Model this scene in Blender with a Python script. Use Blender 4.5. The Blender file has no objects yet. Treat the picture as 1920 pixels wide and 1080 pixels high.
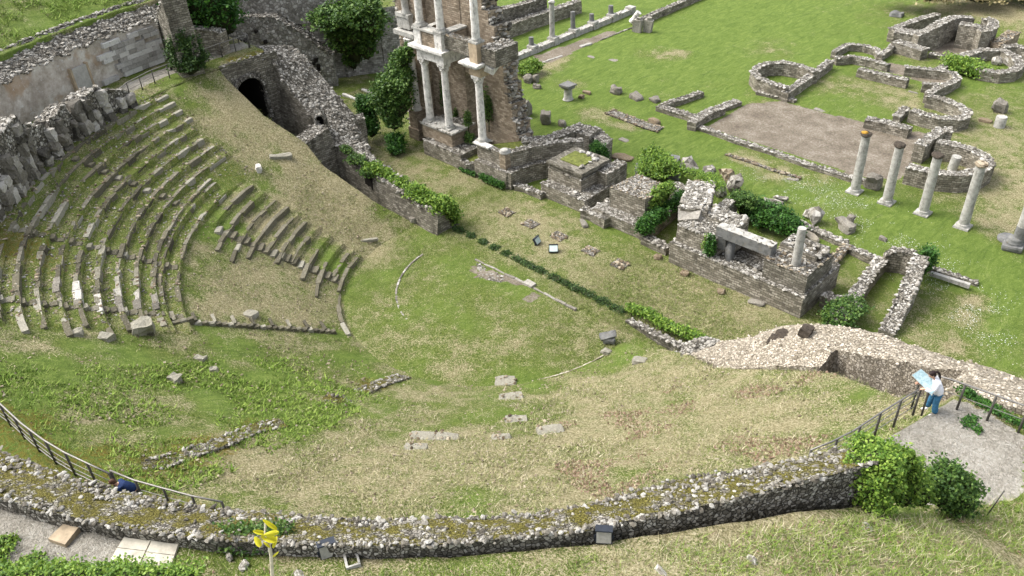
import bpy, math, random
import numpy as np
from math import radians as RD, sin, cos, pi, atan2, hypot, sqrt
random.seed(7); rng = np.random.default_rng(7)
SC = bpy.context.scene
COL = SC.collection
# ------------------------------------------------------------ camera
F = 1578.0
def unit(v): return v / np.linalg.norm(v)
_up = -unit(np.array([125., 2255., F]))
_v1 = np.array([-1890., -1000., F]); _v1 = unit(_v1 - (_v1 @ _up) * _up)
_U = -_v1; _V = unit(np.cross(_up, _U))
if _V[2] < 0: _V = -_V
RM = np.array([_U, _V, _up])                     # camera axes -> world
CAM = np.array([32.1, -29.25, 30.0])
cam = bpy.data.cameras.new('camera'); co = bpy.data.objects.new('camera', cam); COL.objects.link(co)
from mathutils import Matrix, Vector
cx_, cy_, cz_ = RM @ np.array([1., 0, 0]), RM @ np.array([0, -1., 0]), RM @ np.array([0, 0, -1.])
co.matrix_world = Matrix(((cx_[0], cy_[0], cz_[0], CAM[0]), (cx_[1], cy_[1], cz_[1], CAM[1]), (cx_[2], cy_[2], cz_[2], CAM[2]), (0, 0, 0, 1)))
cam.sensor_width = 36; cam.lens = F / 1920 * 36; cam.clip_end = 5000; cam.clip_start = 0.1
SC.camera = co
# ------------------------------------------------------------ light
SUN_EL, SUN_DIR = RD(52), (-0.80, -0.45)
az = atan2(SUN_DIR[0], SUN_DIR[1])
W = bpy.data.worlds.new('World'); SC.world = W; W.use_nodes = True
wn = W.node_tree; bg = wn.nodes['Background']
sky = wn.nodes.new('ShaderNodeTexSky'); sky.sky_type = 'NISHITA'; sky.sun_disc = False
sky.sun_elevation = SUN_EL; sky.sun_rotation = az; sky.dust_density = 4.0; sky.air_density = 1.0; sky.ozone_density = 1.0
hs = wn.nodes.new('ShaderNodeHueSaturation'); hs.inputs['Saturation'].default_value = 0.35
wn.links.new(sky.outputs[0], hs.inputs['Color']); wn.links.new(hs.outputs[0], bg.inputs[0]); bg.inputs[1].default_value = 0.15
sl = bpy.data.lights.new('sun', 'SUN'); sl.energy = 1.3; sl.angle = RD(35); sl.color = (1, 0.965, 0.90)
so = bpy.data.objects.new('sun', sl); COL.objects.link(so)
sd = Vector((SUN_DIR[0] * cos(SUN_EL) / hypot(*SUN_DIR), SUN_DIR[1] * cos(SUN_EL) / hypot(*SUN_DIR), sin(SUN_EL)))
so.rotation_euler = sd.to_track_quat('Z', 'Y').to_euler(); so.location = (0, 0, 60)
SC.view_settings.view_transform = 'Standard'; SC.view_settings.look = 'None'
SC.view_settings.exposure = 1.5; SC.view_settings.gamma = 1.0
# ------------------------------------------------------------ photo point -> world point at a known height
def ray(x, y): return RM @ np.array([x - 960., y - 540., F])
def P(x, y, z=0.0):
    d = ray(x, y); t = (z - CAM[2]) / d[2]
    return (CAM[0] + d[0] * t, CAM[1] + d[1] * t, z)
def P2(x, y, z=0.0): return P(x, y, z)[:2]
# ------------------------------------------------------------ value noise
def _h(i, j, k, s):
    n = (i * 374761393 + j * 668265263 + k * 1274126177 + s * 974634777) & 0x7fffffff
    n = ((n ^ (n >> 13)) * 1103515245) & 0x7fffffff
    return ((n ^ (n >> 16)) & 0xffff) / 65535.0
def vn(Q, sc, s=0):
    Q = np.asarray(Q, float) * sc; I = np.floor(Q).astype(np.int64); f = Q - I; f = f * f * (3 - 2 * f); r = 0
    for a in (0, 1):
        for b in (0, 1):
            for c in (0, 1):
                w = (f[..., 0] if a else 1 - f[..., 0]) * (f[..., 1] if b else 1 - f[..., 1]) * (f[..., 2] if c else 1 - f[..., 2])
                r = r + w * _h(I[..., 0] + a, I[..., 1] + b, I[..., 2] + c, s)
    return r - 0.5
def disp(Q, amp, sc=1.6):
    D = np.stack([vn(Q, sc, 1) + .5 * vn(Q, sc * 3, 4), vn(Q, sc, 2) + .5 * vn(Q, sc * 3, 5), vn(Q, sc, 3) + .5 * vn(Q, sc * 3, 6)], -1)
    return Q + D * amp
# ------------------------------------------------------------ mesh builder
class MB:
    def __init__(s): s.v = []; s.f = []; s.m = []; s.uv = []; s.n = 0; s.sm = []
    def add(s, V, Fc, m=0, uv=None, smooth=False):
        V = np.asarray(V, float).reshape(-1, 3)
        for i, f in enumerate(Fc):
            s.f.append([int(q) + s.n for q in f]); s.m.append(m); s.sm.append(smooth)
            s.uv.append(uv[i] if uv is not None else [(V[q][0] + V[q][1], V[q][2]) for q in f])
        s.v.append(V); s.n += len(V)
    def patch(s, a, b, c, d, m=0, step=.4, amp=.05, rough=0.0, u0=0.0, uw=None, smooth=False):
        a, b, c, d = [np.array(q, float) for q in (a, b, c, d)]
        lu = max(np.linalg.norm(b - a), np.linalg.norm(c - d)); lv = max(np.linalg.norm(d - a), np.linalg.norm(c - b))
        nu = max(1, min(120, int(math.ceil(lu / step)))); nv = max(1, min(120, int(math.ceil(lv / step))))
        tu = np.linspace(0, 1, nu + 1)[None, :, None]; tv = np.linspace(0, 1, nv + 1)[:, None, None]
        G = (a * (1 - tu) + b * tu) * (1 - tv) + (d * (1 - tu) + c * tu) * tv
        z0 = G[..., 2].copy(); G = disp(G, amp)
        if rough: G[1:-1, 1:-1, 2] += (rng.random(G[1:-1, 1:-1, 2].shape) - .5) * rough
        V = G.reshape(-1, 3); Fc = []; UV = []
        w = nu + 1
        for j in range(nv):
            for i in range(nu):
                Fc.append((j * w + i, j * w + i + 1, (j + 1) * w + i + 1, (j + 1) * w + i))
                q = []
                for (jj, ii) in ((j, i), (j, i + 1), (j + 1, i + 1), (j + 1, i)):
                    uu = u0 + ii / nu * lu
                    vv = z0[jj, ii] if abs(d[2] - a[2]) > 1e-6 or abs(c[2] - b[2]) > 1e-6 else jj / nv * lv
                    q.append((uu, vv))
                UV.append(q)
        s.add(V, Fc, m, UV, smooth)
        return lu
    def block(s, pts, zt, zb, ms=0, mt=1, step=.4, amp=.05, rough=.03, bevel=True):
        """solid with a 4-corner top outline (any winding)"""
        pts = [np.array(p[:2], float) for p in pts]
        A = sum(pts[i][0] * pts[(i + 1) % 4][1] - pts[(i + 1) % 4][0] * pts[i][1] for i in range(4))
        zt = list(zt) if hasattr(zt, '__len__') else [zt] * 4
        zb = list(zb) if hasattr(zb, '__len__') else [zb] * 4
        if A < 0: pts = pts[::-1]; zt = zt[::-1]; zb = zb[::-1]
        T = [np.array([p[0], p[1], z]) for p, z in zip(pts, zt)]; B = [np.array([p[0], p[1], z]) for p, z in zip(pts, zb)]
        u = 0
        for i in range(4):
            j = (i + 1) % 4
            u += s.patch(B[i], B[j], T[j], T[i], ms, step, amp, u0=u)
        s.patch(T[0], T[1], T[2], T[3], mt, step, amp, rough)
        return T
    def box(s, c, sz, rz=0, m=0, tilt=(0, 0), jit=0.0):
        x, y, z = [q / 2 for q in sz]
        V = np.array([(-x, -y, -z), (x, -y, -z), (x, y, -z), (-x, y, -z), (-x, -y, z), (x, -y, z), (x, y, z), (-x, y, z)], float)
        if jit: V += (rng.random(V.shape) - .5) * jit
        M = (Matrix.Rotation(rz, 3, 'Z') @ Matrix.Rotation(tilt[0], 3, 'X') @ Matrix.Rotation(tilt[1], 3, 'Y'))
        V = V @ np.array(M).T + np.array(c, float)
        Fc = [(0, 3, 2, 1), (4, 5, 6, 7), (0, 1, 5, 4), (1, 2, 6, 5), (2, 3, 7, 6), (3, 0, 4, 7)]
        a, b, h = sz
        UV = [[(0, 0), (a, 0), (a, b), (0, b)]] * 2 + [[(0, 0), (a, 0), (a, h), (0, h)], [(0, 0), (b, 0), (b, h), (0, h)]] * 2
        s.add(V, Fc, m, UV)
    def rough(s, c, sz, rz=0, m=0, tilt=(0, 0), amp=None, n=3, pw=9):
        g = np.linspace(-1, 1, n + 1); Fv = []; Fc = []
        for ax in range(3):
            for sg in (-1, 1):
                A, B = np.meshgrid(g, g); q = np.zeros(A.shape + (3,)); q[..., ax] = sg; q[..., (ax + 1) % 3] = A * sg; q[..., (ax + 2) % 3] = B
                o = len(Fv) * (n + 1) ** 2; Fv.append(q.reshape(-1, 3)); w = n + 1
                Fc += [(o + j * w + i, o + j * w + i + 1, o + (j + 1) * w + i + 1, o + (j + 1) * w + i) for j in range(n) for i in range(n)]
        V = np.concatenate(Fv); V = V / ((np.abs(V) ** pw).sum(1) ** (1 / pw))[:, None]; V, inv = np.unique(np.round(V, 5), axis=0, return_inverse=True); inv = inv.ravel()
        Fc = [[inv[i] for i in f] for f in Fc]
        V = V * np.array(sz) / 2 * (1 + (rng.random(3) - .5) * .1)
        Mx = np.array(Matrix.Rotation(rz, 3, 'Z') @ Matrix.Rotation(tilt[0], 3, 'X') @ Matrix.Rotation(tilt[1], 3, 'Y'))
        V = V @ Mx.T + np.array(c, float); a = amp if amp is not None else min(min(sz) * .28, .12)
        s.add(disp(V, a, 2.2 / max(.35, max(sz))), Fc, m)
    def lathe(s, base, prof, n=18, m=0, axis=None, amp=0.0, smooth=True):
        ax = unit(np.array(axis if axis is not None else (0, 0, 1.), float))
        t = np.array([1., 0, 0]) if abs(ax[0]) < .9 else np.array([0, 1., 0])
        e1 = unit(np.cross(ax, t)); e2 = np.cross(ax, e1); V = []
        for (r, z) in prof:
            for k in range(n):
                a = 2 * pi * k / n
                V.append(np.array(base) + ax * z + (e1 * cos(a) + e2 * sin(a)) * r)
        V = np.array(V)
        if amp: V = disp(V, amp, 2.5)
        Fc = [(j * n + i, j * n + (i + 1) % n, (j + 1) * n + (i + 1) % n, (j + 1) * n + i) for j in range(len(prof) - 1) for i in range(n)]
        UV = [[(i / n * 2, prof[j][1]), ((i + 1) / n * 2, prof[j][1]), ((i + 1) / n * 2, prof[j + 1][1]), (i / n * 2, prof[j + 1][1])] for j in range(len(prof) - 1) for i in range(n)]
        s.add(V, Fc, m, UV, smooth)
        k = len(prof) - 1
        s.add(V[k * n:(k + 1) * n], [tuple(range(n))], m)
        s.add(V[:n][::-1], [tuple(range(n))], m)
    def tube(s, pts, r, n=6, m=0):
        pts = [np.array(p, float) for p in pts]; V = []
        rr = r if hasattr(r, '__len__') else [r] * len(pts)
        for i, p in enumerate(pts):
            t = unit(pts[min(i + 1, len(pts) - 1)] - pts[max(i - 1, 0)])
            u = np.cross(t, (0, 0, 1.)) if abs(t[2]) < .95 else np.cross(t, (1., 0, 0)); u = unit(u); w = np.cross(t, u)
            for k in range(n): V.append(p + (u * cos(2 * pi * k / n) + w * sin(2 * pi * k / n)) * rr[i])
        Fc = [(j * n + i, j * n + (i + 1) % n, (j + 1) * n + (i + 1) % n, (j + 1) * n + i) for j in range(len(pts) - 1) for i in range(n)]
        Fc += [tuple(range(n))[::-1], tuple(range((len(pts) - 1) * n, len(pts) * n))]
        s.add(V, Fc, m, None, True)
    def build(s, name, mats, parent=None):
        me = bpy.data.meshes.new(name)
        V = np.concatenate(s.v) if s.v else np.zeros((0, 3))
        me.from_pydata(V.tolist(), [], s.f)
        me.polygons.foreach_set('material_index', s.m); me.polygons.foreach_set('use_smooth', s.sm)
        uvl = me.uv_layers.new(name='UVMap'); uvl.data.foreach_set('uv', [c for f in s.uv for q in f for c in q])
        for m in (mats if isinstance(mats, (list, tuple)) else [mats]): me.materials.append(m)
        return link(name, me, parent)
def link(name, me, parent=None):
    o = bpy.data.objects.new(name, me); COL.objects.link(o)
    if parent is not None: o.parent = parent
    return o
def fast(name, V, Fc, mats, parent=None, smooth=False, mi=None):
    """all-numpy mesh, Fc is an (n,k) array"""
    Fc = np.asarray(Fc, np.int32); me = bpy.data.meshes.new(name); k = Fc.shape[1]
    me.vertices.add(len(V)); me.vertices.foreach_set('co', np.asarray(V, np.float32).ravel())
    me.loops.add(Fc.size); me.loops.foreach_set('vertex_index', Fc.ravel())
    me.polygons.add(len(Fc)); me.polygons.foreach_set('loop_start', np.arange(0, Fc.size, k, dtype=np.int32))
    me.polygons.foreach_set('loop_total', np.full(len(Fc), k, np.int32))
    if mi is not None: me.polygons.foreach_set('material_index', np.asarray(mi, np.int32))
    me.polygons.foreach_set('use_smooth', np.full(len(Fc), smooth))
    me.update(calc_edges=True); me.validate()
    for m in (mats if isinstance(mats, (list, tuple)) else [mats]): me.materials.append(m)
    return link(name, me, parent)
def tag(o, label=None, cat=None, group=None, kind=None):
    if label: o['label'] = label
    if cat: o['category'] = cat
    if group: o['group'] = group
    if kind: o['kind'] = kind
    return o
def empty(name, loc, label=None, cat=None, group=None):
    o = bpy.data.objects.new(name, None); COL.objects.link(o); o.location = loc; o.empty_display_size = .3
    return tag(o, label, cat, group)
def par(o, e):
    """parent a mesh that was built in world coordinates"""
    o.parent = e; o.matrix_parent_inverse = Matrix.Translation(-Vector(e.location)); return o
# rocks: low icosahedra, squashed and jittered
_t = (1 + 5 ** .5) / 2
ICO_V = np.array([(-1, _t, 0), (1, _t, 0), (-1, -_t, 0), (1, -_t, 0), (0, -1, _t), (0, 1, _t), (0, -1, -_t), (0, 1, -_t), (_t, 0, -1), (_t, 0, 1), (-_t, 0, -1), (-_t, 0, 1)]) / 1.9
ICO_F = np.array([(0, 11, 5), (0, 5, 1), (0, 1, 7), (0, 7, 10), (0, 10, 11), (1, 5, 9), (5, 11, 4), (11, 10, 2), (10, 7, 6), (7, 1, 8), (3, 9, 4), (3, 4, 2), (3, 2, 6), (3, 6, 8), (3, 8, 9), (4, 9, 5), (2, 4, 11), (6, 2, 10), (8, 6, 7), (9, 8, 1)])
def rocks(C, S, flat=.6, jit=.35):
    """C (n,3) centres, S (n,) sizes -> verts, faces"""
    n = len(C); V = np.repeat(ICO_V[None], n, 0) * (1 + (rng.random((n, 12, 1)) - .5) * jit * 2)
    a = rng.random(n) * 2 * pi; V = V * np.stack([np.ones(n) * (1 + rng.random(n) * .6), np.ones(n), flat * (.7 + .6 * rng.random(n))], -1)[:, None, :]
    b = (rng.random(n) - .5) * .9; cb, sb = np.cos(b)[:, None], np.sin(b)[:, None]
    y, z = V[..., 1] * cb - V[..., 2] * sb, V[..., 1] * sb + V[..., 2] * cb; V = np.stack([V[..., 0], y, z], -1)
    ca, sa = np.cos(a)[:, None], np.sin(a)[:, None]
    V = np.stack([V[..., 0] * ca - V[..., 1] * sa, V[..., 0] * sa + V[..., 1] * ca, V[..., 2]], -1) * (np.asarray(S)[:, None, None] / 2) + np.asarray(C)[:, None, :]
    Fc = (ICO_F[None] + (np.arange(n) * 12)[:, None, None]).reshape(-1, 3)
    return V.reshape(-1, 3), Fc
def rock_mb(mb, C, S, m=2, flat=.6):
    if len(C) == 0: return
    V, Fc = rocks(np.asarray(C), np.asarray(S), flat); mb.add(V, Fc.tolist(), m)
def quad_pts(T, n):
    u, v = rng.random((2, n, 1)); return (T[0] * (1 - u) + T[1] * u) * (1 - v) + (T[3] * (1 - u) + T[2] * u) * v
def rubble_top(mb, T, dens=14, size=(.08, .26), m=2, edge=True):
    T = [np.array(q, float) for q in T]
    area = np.linalg.norm(np.cross(T[1] - T[0], T[3] - T[0])) / 2 + np.linalg.norm(np.cross(T[1] - T[2], T[3] - T[2])) / 2
    n = int(area * dens); C = quad_pts(T, n)
    if edge:
        E = []
        for i in range(4):
            L = np.linalg.norm(T[(i + 1) % 4] - T[i]); k = int(L * 3.5); u = rng.random((k, 1)); E.append(T[i] * (1 - u) + T[(i + 1) % 4] * u)
        C = np.concatenate([C] + E)
    S = size[0] + (size[1] - size[0]) * rng.random(len(C)) ** 2
    C = C + np.stack([np.zeros(len(C)), np.zeros(len(C)), (rng.random(len(C)) - .3) * .06], -1)
    rock_mb(mb, C, S, m)
# leaves
def leaf_arrays(C, size, up=.5, spread=1.0):
    n = len(C); s = size * (.45 + 1.1 * rng.random(n))
    nrm = rng.normal(size=(n, 3)) * spread; nrm[:, 2] = np.abs(nrm[:, 2]) + up; nrm /= np.linalg.norm(nrm, axis=1)[:, None]
    t = rng.normal(size=(n, 3)); t -= (t * nrm).sum(1)[:, None] * nrm; t /= np.linalg.norm(t, axis=1)[:, None]; b = np.cross(nrm, t)
    s = s[:, None]
    V = np.stack([C - t * s * .5, C + b * s * .36 - nrm * s * .10, C + t * s * .55 - nrm * s * .12, C - b * s * .36 - nrm * s * .10], 1)
    Fc = np.arange(n * 4).reshape(n, 4)
    return V.reshape(-1, 3), Fc
def blob_pts(blobs, dens=None, n=None):
    out = []
    vol = [b[1][0] * b[1][1] * b[1][2] for b in blobs]; tot = sum((v ** (2 / 3)) for v in vol)
    for b, v in zip(blobs, vol):
        k = int(n * (v ** (2 / 3)) / tot); d = rng.normal(size=(k, 3)); d /= np.linalg.norm(d, axis=1)[:, None]
        d[:, 2] = np.where(d[:, 2] < -.3, -d[:, 2], d[:, 2])
        r = 1 - rng.random(k) ** 2 * .45; stray = rng.random(k) < .16; r = np.where(stray, 1 + rng.random(k) * .30, r)
        c = np.array(b[0]); q = d * r[:, None]
        w = 1 + .70 * vn(d * 1.0 + c[None] * .37, 2.2, 9) + .55 * vn(d + c[None] * .7, 5, 8)
        out.append(c + q * w[:, None] * np.array(b[1]))
    return np.concatenate(out)
def core_mb(mb, blobs, k=.8, m=0):  # filler lumps inside the leaves, coloured dark as inner shade
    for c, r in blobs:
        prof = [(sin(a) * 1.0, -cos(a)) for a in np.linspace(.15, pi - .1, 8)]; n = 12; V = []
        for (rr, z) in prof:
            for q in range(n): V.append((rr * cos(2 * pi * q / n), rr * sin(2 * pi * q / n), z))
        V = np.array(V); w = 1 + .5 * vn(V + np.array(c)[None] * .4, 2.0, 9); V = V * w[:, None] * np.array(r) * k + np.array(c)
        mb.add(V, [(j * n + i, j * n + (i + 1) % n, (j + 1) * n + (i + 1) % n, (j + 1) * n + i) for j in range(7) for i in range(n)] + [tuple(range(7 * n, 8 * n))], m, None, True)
def foliage(name, blobs, n, size, m, mdark, label, cat, group=None, loc=None, crown='foliage', core=.78, up=.5):
    loc = loc or blobs[0][0]; e = empty(name, loc, label, cat, group)
    V, Fc = leaf_arrays(blob_pts(blobs, n=n), size, up); par(fast(crown, V, Fc, m), e)
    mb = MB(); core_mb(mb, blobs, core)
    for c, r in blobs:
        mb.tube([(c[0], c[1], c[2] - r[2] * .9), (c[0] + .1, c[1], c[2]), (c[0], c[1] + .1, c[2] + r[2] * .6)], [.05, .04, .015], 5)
    par(mb.build('stem_core', mdark), e)  # a few real stems plus the shade-coloured filler lumps
    return e
# ------------------------------------------------------------ materials
def newmat(name):
    m = bpy.data.materials.new(name); m.use_nodes = True; nt = m.node_tree; b = nt.nodes['Principled BSDF']
    b.inputs['Roughness'].default_value = .9; b.inputs['Specular IOR Level'].default_value = .15
    return m, nt, b
class N:
    def __init__(s, nt): s.nt = nt; s.tc = None
    def node(s, t, **k):
        n = s.nt.nodes.new(t)
        for a, v in k.items(): setattr(n, a, v)
        return n
    def set(s, inp, v):
        if isinstance(v, bpy.types.NodeSocket): s.nt.links.new(v, inp)
        else: inp.default_value = v
    def pos(s):
        if s.tc is None: s.tc = s.node('ShaderNodeNewGeometry')
        return s.tc.outputs['Position']
    def noise(s, scale, detail=3, rough=.6, vec=None, dist=0):
        n = s.node('ShaderNodeTexNoise'); n.inputs['Scale'].default_value = scale; n.inputs['Detail'].default_value = detail
        n.inputs['Roughness'].default_value = rough; n.inputs['Distortion'].default_value = dist
        s.nt.links.new(vec or s.pos(), n.inputs['Vector']); return n.outputs['Fac']
    def scaled(s, v, sc):
        n = s.node('ShaderNodeMapping'); n.inputs['Scale'].default_value = sc; s.nt.links.new(v, n.inputs['Vector']); return n.outputs[0]
    def ramp(s, fac, stops):
        n = s.node('ShaderNodeValToRGB'); s.nt.links.new(fac, n.inputs[0]); e = n.color_ramp.elements
        while len(e) < len(stops): e.new(.5)
        for q, (p, c) in zip(e, stops): q.position = p; q.color = (*c, 1) if len(c) == 3 else c
        return n.outputs[0]
    def step(s, fac, a, b):
        n = s.node('ShaderNodeMapRange'); n.interpolation_type = 'SMOOTHSTEP'; s.set(n.inputs[0], fac); n.inputs[1].default_value = a; n.inputs[2].default_value = b
        return n.outputs[0]
    def mix(s, f, a, b, mode='MIX'):
        n = s.node('ShaderNodeMix', data_type='RGBA', blend_type=mode); s.set(n.inputs[0], f)
        s.set(n.inputs[6], a if not isinstance(a, tuple) else (*a, 1)); s.set(n.inputs[7], b if not isinstance(b, tuple) else (*b, 1)); return n.outputs[2]
    def math(s, op, a, b=0.0, c=None):
        n = s.node('ShaderNodeMath', operation=op); s.set(n.inputs[0], a); s.set(n.inputs[1], b)
        if c is not None: s.set(n.inputs[2], c)
        return n.outputs[0]
    def attr(s, name): n = s.node('ShaderNodeAttribute'); n.attribute_name = name; return n.outputs['Fac']
    def bump(s, h, b, st=.5, d=.05):
        n = s.node('ShaderNodeBump'); n.inputs['Strength'].default_value = st; n.inputs['Distance'].default_value = d
        s.nt.links.new(h, n.inputs['Height']); s.nt.links.new(n.outputs[0], b.inputs['Normal'])
    def isl(s):
        s.pos(); return s.tc.outputs['Random Per Island']
def m_ground():
    m, nt, b = newmat('turf'); n = N(nt)
    dry, dirt, grav, moss = n.attr('dry'), n.attr('dirt'), n.attr('grav'), n.attr('moss')
    big, mid, sm, fine = n.noise(.22, 3), n.noise(1.1, 4, .65), n.noise(6, 3, .7), n.noise(26, 2, .8)
    blade = n.noise(60, 2, .8, n.scaled(n.pos(), (1, .45, 1)))
    grain = n.noise(13, 3, .85)
    green = n.ramp(n.math('ADD', n.math('MULTIPLY', sm, .35), n.math('MULTIPLY', grain, .65)), [(.36, (.038, .062, .010)), (.5, (.100, .132, .024)), (.64, (.195, .228, .055))])
    streak = n.noise(1.3, 4, .7, n.scaled(n.pos(), (1.6, .5, 1)), 1.2)
    lush = n.ramp(n.math('ADD', n.math('MULTIPLY', streak, .45), n.math('ADD', n.math('MULTIPLY', sm, .2), n.math('MULTIPLY', grain, .35))), [(.34, (.048, .084, .013)), (.5, (.108, .160, .027)), (.66, (.205, .255, .064))])
    straw = n.ramp(n.math('ADD', n.math('MULTIPLY', sm, .3), n.math('MULTIPLY', grain, .7)), [(.36, (.10, .085, .038)), (.5, (.26, .228, .125)), (.64, (.46, .41, .27))])
    mo = n.ramp(fine, [(.3, (.075, .060, .012)), (.55, (.145, .120, .018)), (.75, (.20, .13, .03))])
    g = n.mix(n.step(n.math('ADD', dry, n.math('MULTIPLY', n.math('SUBTRACT', big, .5), .5)), .12, .45), lush, green)
    f = n.math('ADD', n.math('ADD', dry, n.math('MULTIPLY', n.math('SUBTRACT', mid, .5), 1.3)), n.math('ADD', n.math('MULTIPLY', n.math('SUBTRACT', fine, .5), 1.0), n.math('MULTIPLY', n.math('SUBTRACT', grain, .5), 1.3)))
    c = n.mix(n.step(f, .42, .66), g, straw)
    c = n.mix(n.step(n.math('ADD', moss, n.math('MULTIPLY', n.math('SUBTRACT', sm, .5), 1.2)), .35, .75), c, mo)
    soil = n.ramp(n.math('ADD', n.math('MULTIPLY', n.noise(7, 5, .8), .6), n.math('MULTIPLY', n.noise(.6, 4, .7), .4)), [(.34, (.085, .068, .050)), (.5, (.19, .160, .122)), (.64, (.34, .305, .25))])
    c = n.mix(n.step(n.math('ADD', dirt, n.math('MULTIPLY', n.math('SUBTRACT', n.noise(3, 4, .75), .5), 1.1)), .40, .62), c, soil)
    worn = n.math('MULTIPLY', n.step(n.noise(1.9, 5, .75), .60, .70), n.step(dry, .15, .4))
    c = n.mix(n.math('MULTIPLY', worn, .6), c, n.ramp(fine, [(.3, (.07, .05, .03)), (.7, (.24, .18, .12))]))
    dkg = n.step(n.noise(3.4, 4, .8), .60, .72); c = n.mix(n.math('MULTIPLY', dkg, .55), c, n.ramp(blade, [(.3, (.03, .055, .010)), (.7, (.11, .16, .03))]))
    vo = n.node('ShaderNodeTexVoronoi'); vo.inputs['Scale'].default_value = 16; nt.links.new(n.pos(), vo.inputs['Vector'])
    pale = n.ramp(n.math('ADD', n.math('MULTIPLY', vo.outputs['Color'], .35), n.math('MULTIPLY', n.noise(.8, 5, .75), .7)), [(.35, (.20, .182, .148)), (.6, (.34, .318, .272)), (.9, (.47, .445, .40))])
    c = n.mix(n.step(n.math('ADD', grav, n.math('MULTIPLY', n.math('SUBTRACT', n.noise(2.5, 5, .75), .5), .9)), .42, .60), c, pale)
    nt.links.new(c, b.inputs['Base Color'])
    n.bump(n.math('ADD', n.math('MULTIPLY', sm, .25), n.math('MULTIPLY', grain, .8)), b, 1.0, .16)
    return m
def m_masonry(name, cols, mortar=(.07, .06, .05), bw=.42, rh=.2, grass=0.0, stain=.6, bumpd=.05, msize=.02):
    m, nt, b = newmat(name); n = N(nt); uv = n.node('ShaderNodeUVMap')
    wob = n.noise(2.2, 3, .6); ad = n.node('ShaderNodeVectorMath', operation='ADD'); sc = n.node('ShaderNodeVectorMath', operation='SCALE'); sc.inputs['Scale'].default_value = .16
    cn = n.node('ShaderNodeTexNoise'); cn.inputs['Scale'].default_value = 2.5; nt.links.new(n.pos(), cn.inputs['Vector']); nt.links.new(cn.outputs['Color'], sc.inputs[0])
    nt.links.new(uv.outputs[0], ad.inputs[0]); nt.links.new(sc.outputs[0], ad.inputs[1])
    br = n.node('ShaderNodeTexBrick'); nt.links.new(ad.outputs[0], br.inputs['Vector']); br.inputs['Scale'].default_value = 1
    br.inputs['Brick Width'].default_value = bw; br.inputs['Row Height'].default_value = rh; br.inputs['Mortar Size'].default_value = msize; br.inputs['Mortar Smooth'].default_value = .5
    br.inputs['Color1'].default_value = (0.1, .1, .1, 1); br.inputs['Color2'].default_value = (.9, .9, .9, 1); br.inputs['Mortar'].default_value = (.5, .5, .5, 1); br.offset_frequency = 2
    v = n.math('ADD', n.math('MULTIPLY', br.outputs['Color'], .45), n.math('ADD', n.math('MULTIPLY', n.noise(1.2, 4, .7), .35), n.math('MULTIPLY', n.noise(14, 3, .7), .25)))
    c = n.ramp(v, [(.28, cols[0]), (.52, cols[1]), (.78, cols[2])])
    c = n.mix(n.math('MULTIPLY', br.outputs['Fac'], .85), c, mortar)
    st = n.step(n.noise(.9, 5, .7, n.scaled(n.pos(), (1, 1, .35))), .50, .68)
    c = n.mix(n.math('MULTIPLY', st, stain), c, tuple(q * .38 for q in cols[0]))
    li = n.step(n.noise(7, 3, .7), .62, .70); c = n.mix(n.math('MULTIPLY', li, .5), c, (.36, .35, .30))
    nt.links.new(c, b.inputs['Base Color'])
    n.bump(n.math('ADD', n.math('MULTIPLY', br.outputs['Fac'], -1.0), n.math('MULTIPLY', n.noise(9, 4, .7), .9)), b, 1.0, bumpd)
    return m
def m_rubble(name, stops, scale=5.5, gap=(.05, .045, .035), moss=0.0, mosscol=(.12, .11, .02)):
    m, nt, b = newmat(name); n = N(nt)
    w = n.node('ShaderNodeVectorMath', operation='ADD'); sc = n.node('ShaderNodeVectorMath', operation='SCALE'); sc.inputs['Scale'].default_value = .15
    cn = n.node('ShaderNodeTexNoise'); cn.inputs['Scale'].default_value = 4; nt.links.new(n.pos(), cn.inputs['Vector']); nt.links.new(cn.outputs['Color'], sc.inputs[0])
    nt.links.new(n.pos(), w.inputs[0]); nt.links.new(sc.outputs[0], w.inputs[1])
    vo = n.node('ShaderNodeTexVoronoi'); vo.inputs['Scale'].default_value = scale; nt.links.new(w.outputs[0], vo.inputs['Vector'])
    ve = n.node('ShaderNodeTexVoronoi', feature='DISTANCE_TO_EDGE'); ve.inputs['Scale'].default_value = scale; nt.links.new(w.outputs[0], ve.inputs['Vector'])
    bw = n.node('ShaderNodeSeparateColor'); nt.links.new(vo.outputs['Color'], bw.inputs[0])
    v = n.math('ADD', n.math('MULTIPLY', bw.outputs[0], .55), n.math('ADD', n.math('MULTIPLY', n.noise(1.1, 4, .7), .3), n.math('MULTIPLY', n.noise(25, 3, .7), .25)))
    c = n.ramp(v, stops)
    e = n.step(ve.outputs['Distance'], 0.0, .12); c = n.mix(e, gap, c)
    if moss: c = n.mix(n.step(n.math('ADD', n.noise(1.7, 5, .75), moss - .5), .48, .62), c, n.ramp(n.noise(18, 2), [(.3, tuple(q * .5 for q in mosscol)), (.7, tuple(q * 1.5 for q in mosscol))]))
    nt.links.new(c, b.inputs['Base Color'])
    n.bump(n.math('ADD', e, n.math('MULTIPLY', n.noise(20, 3), .5)), b, 1.0, .06)
    return m
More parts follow.
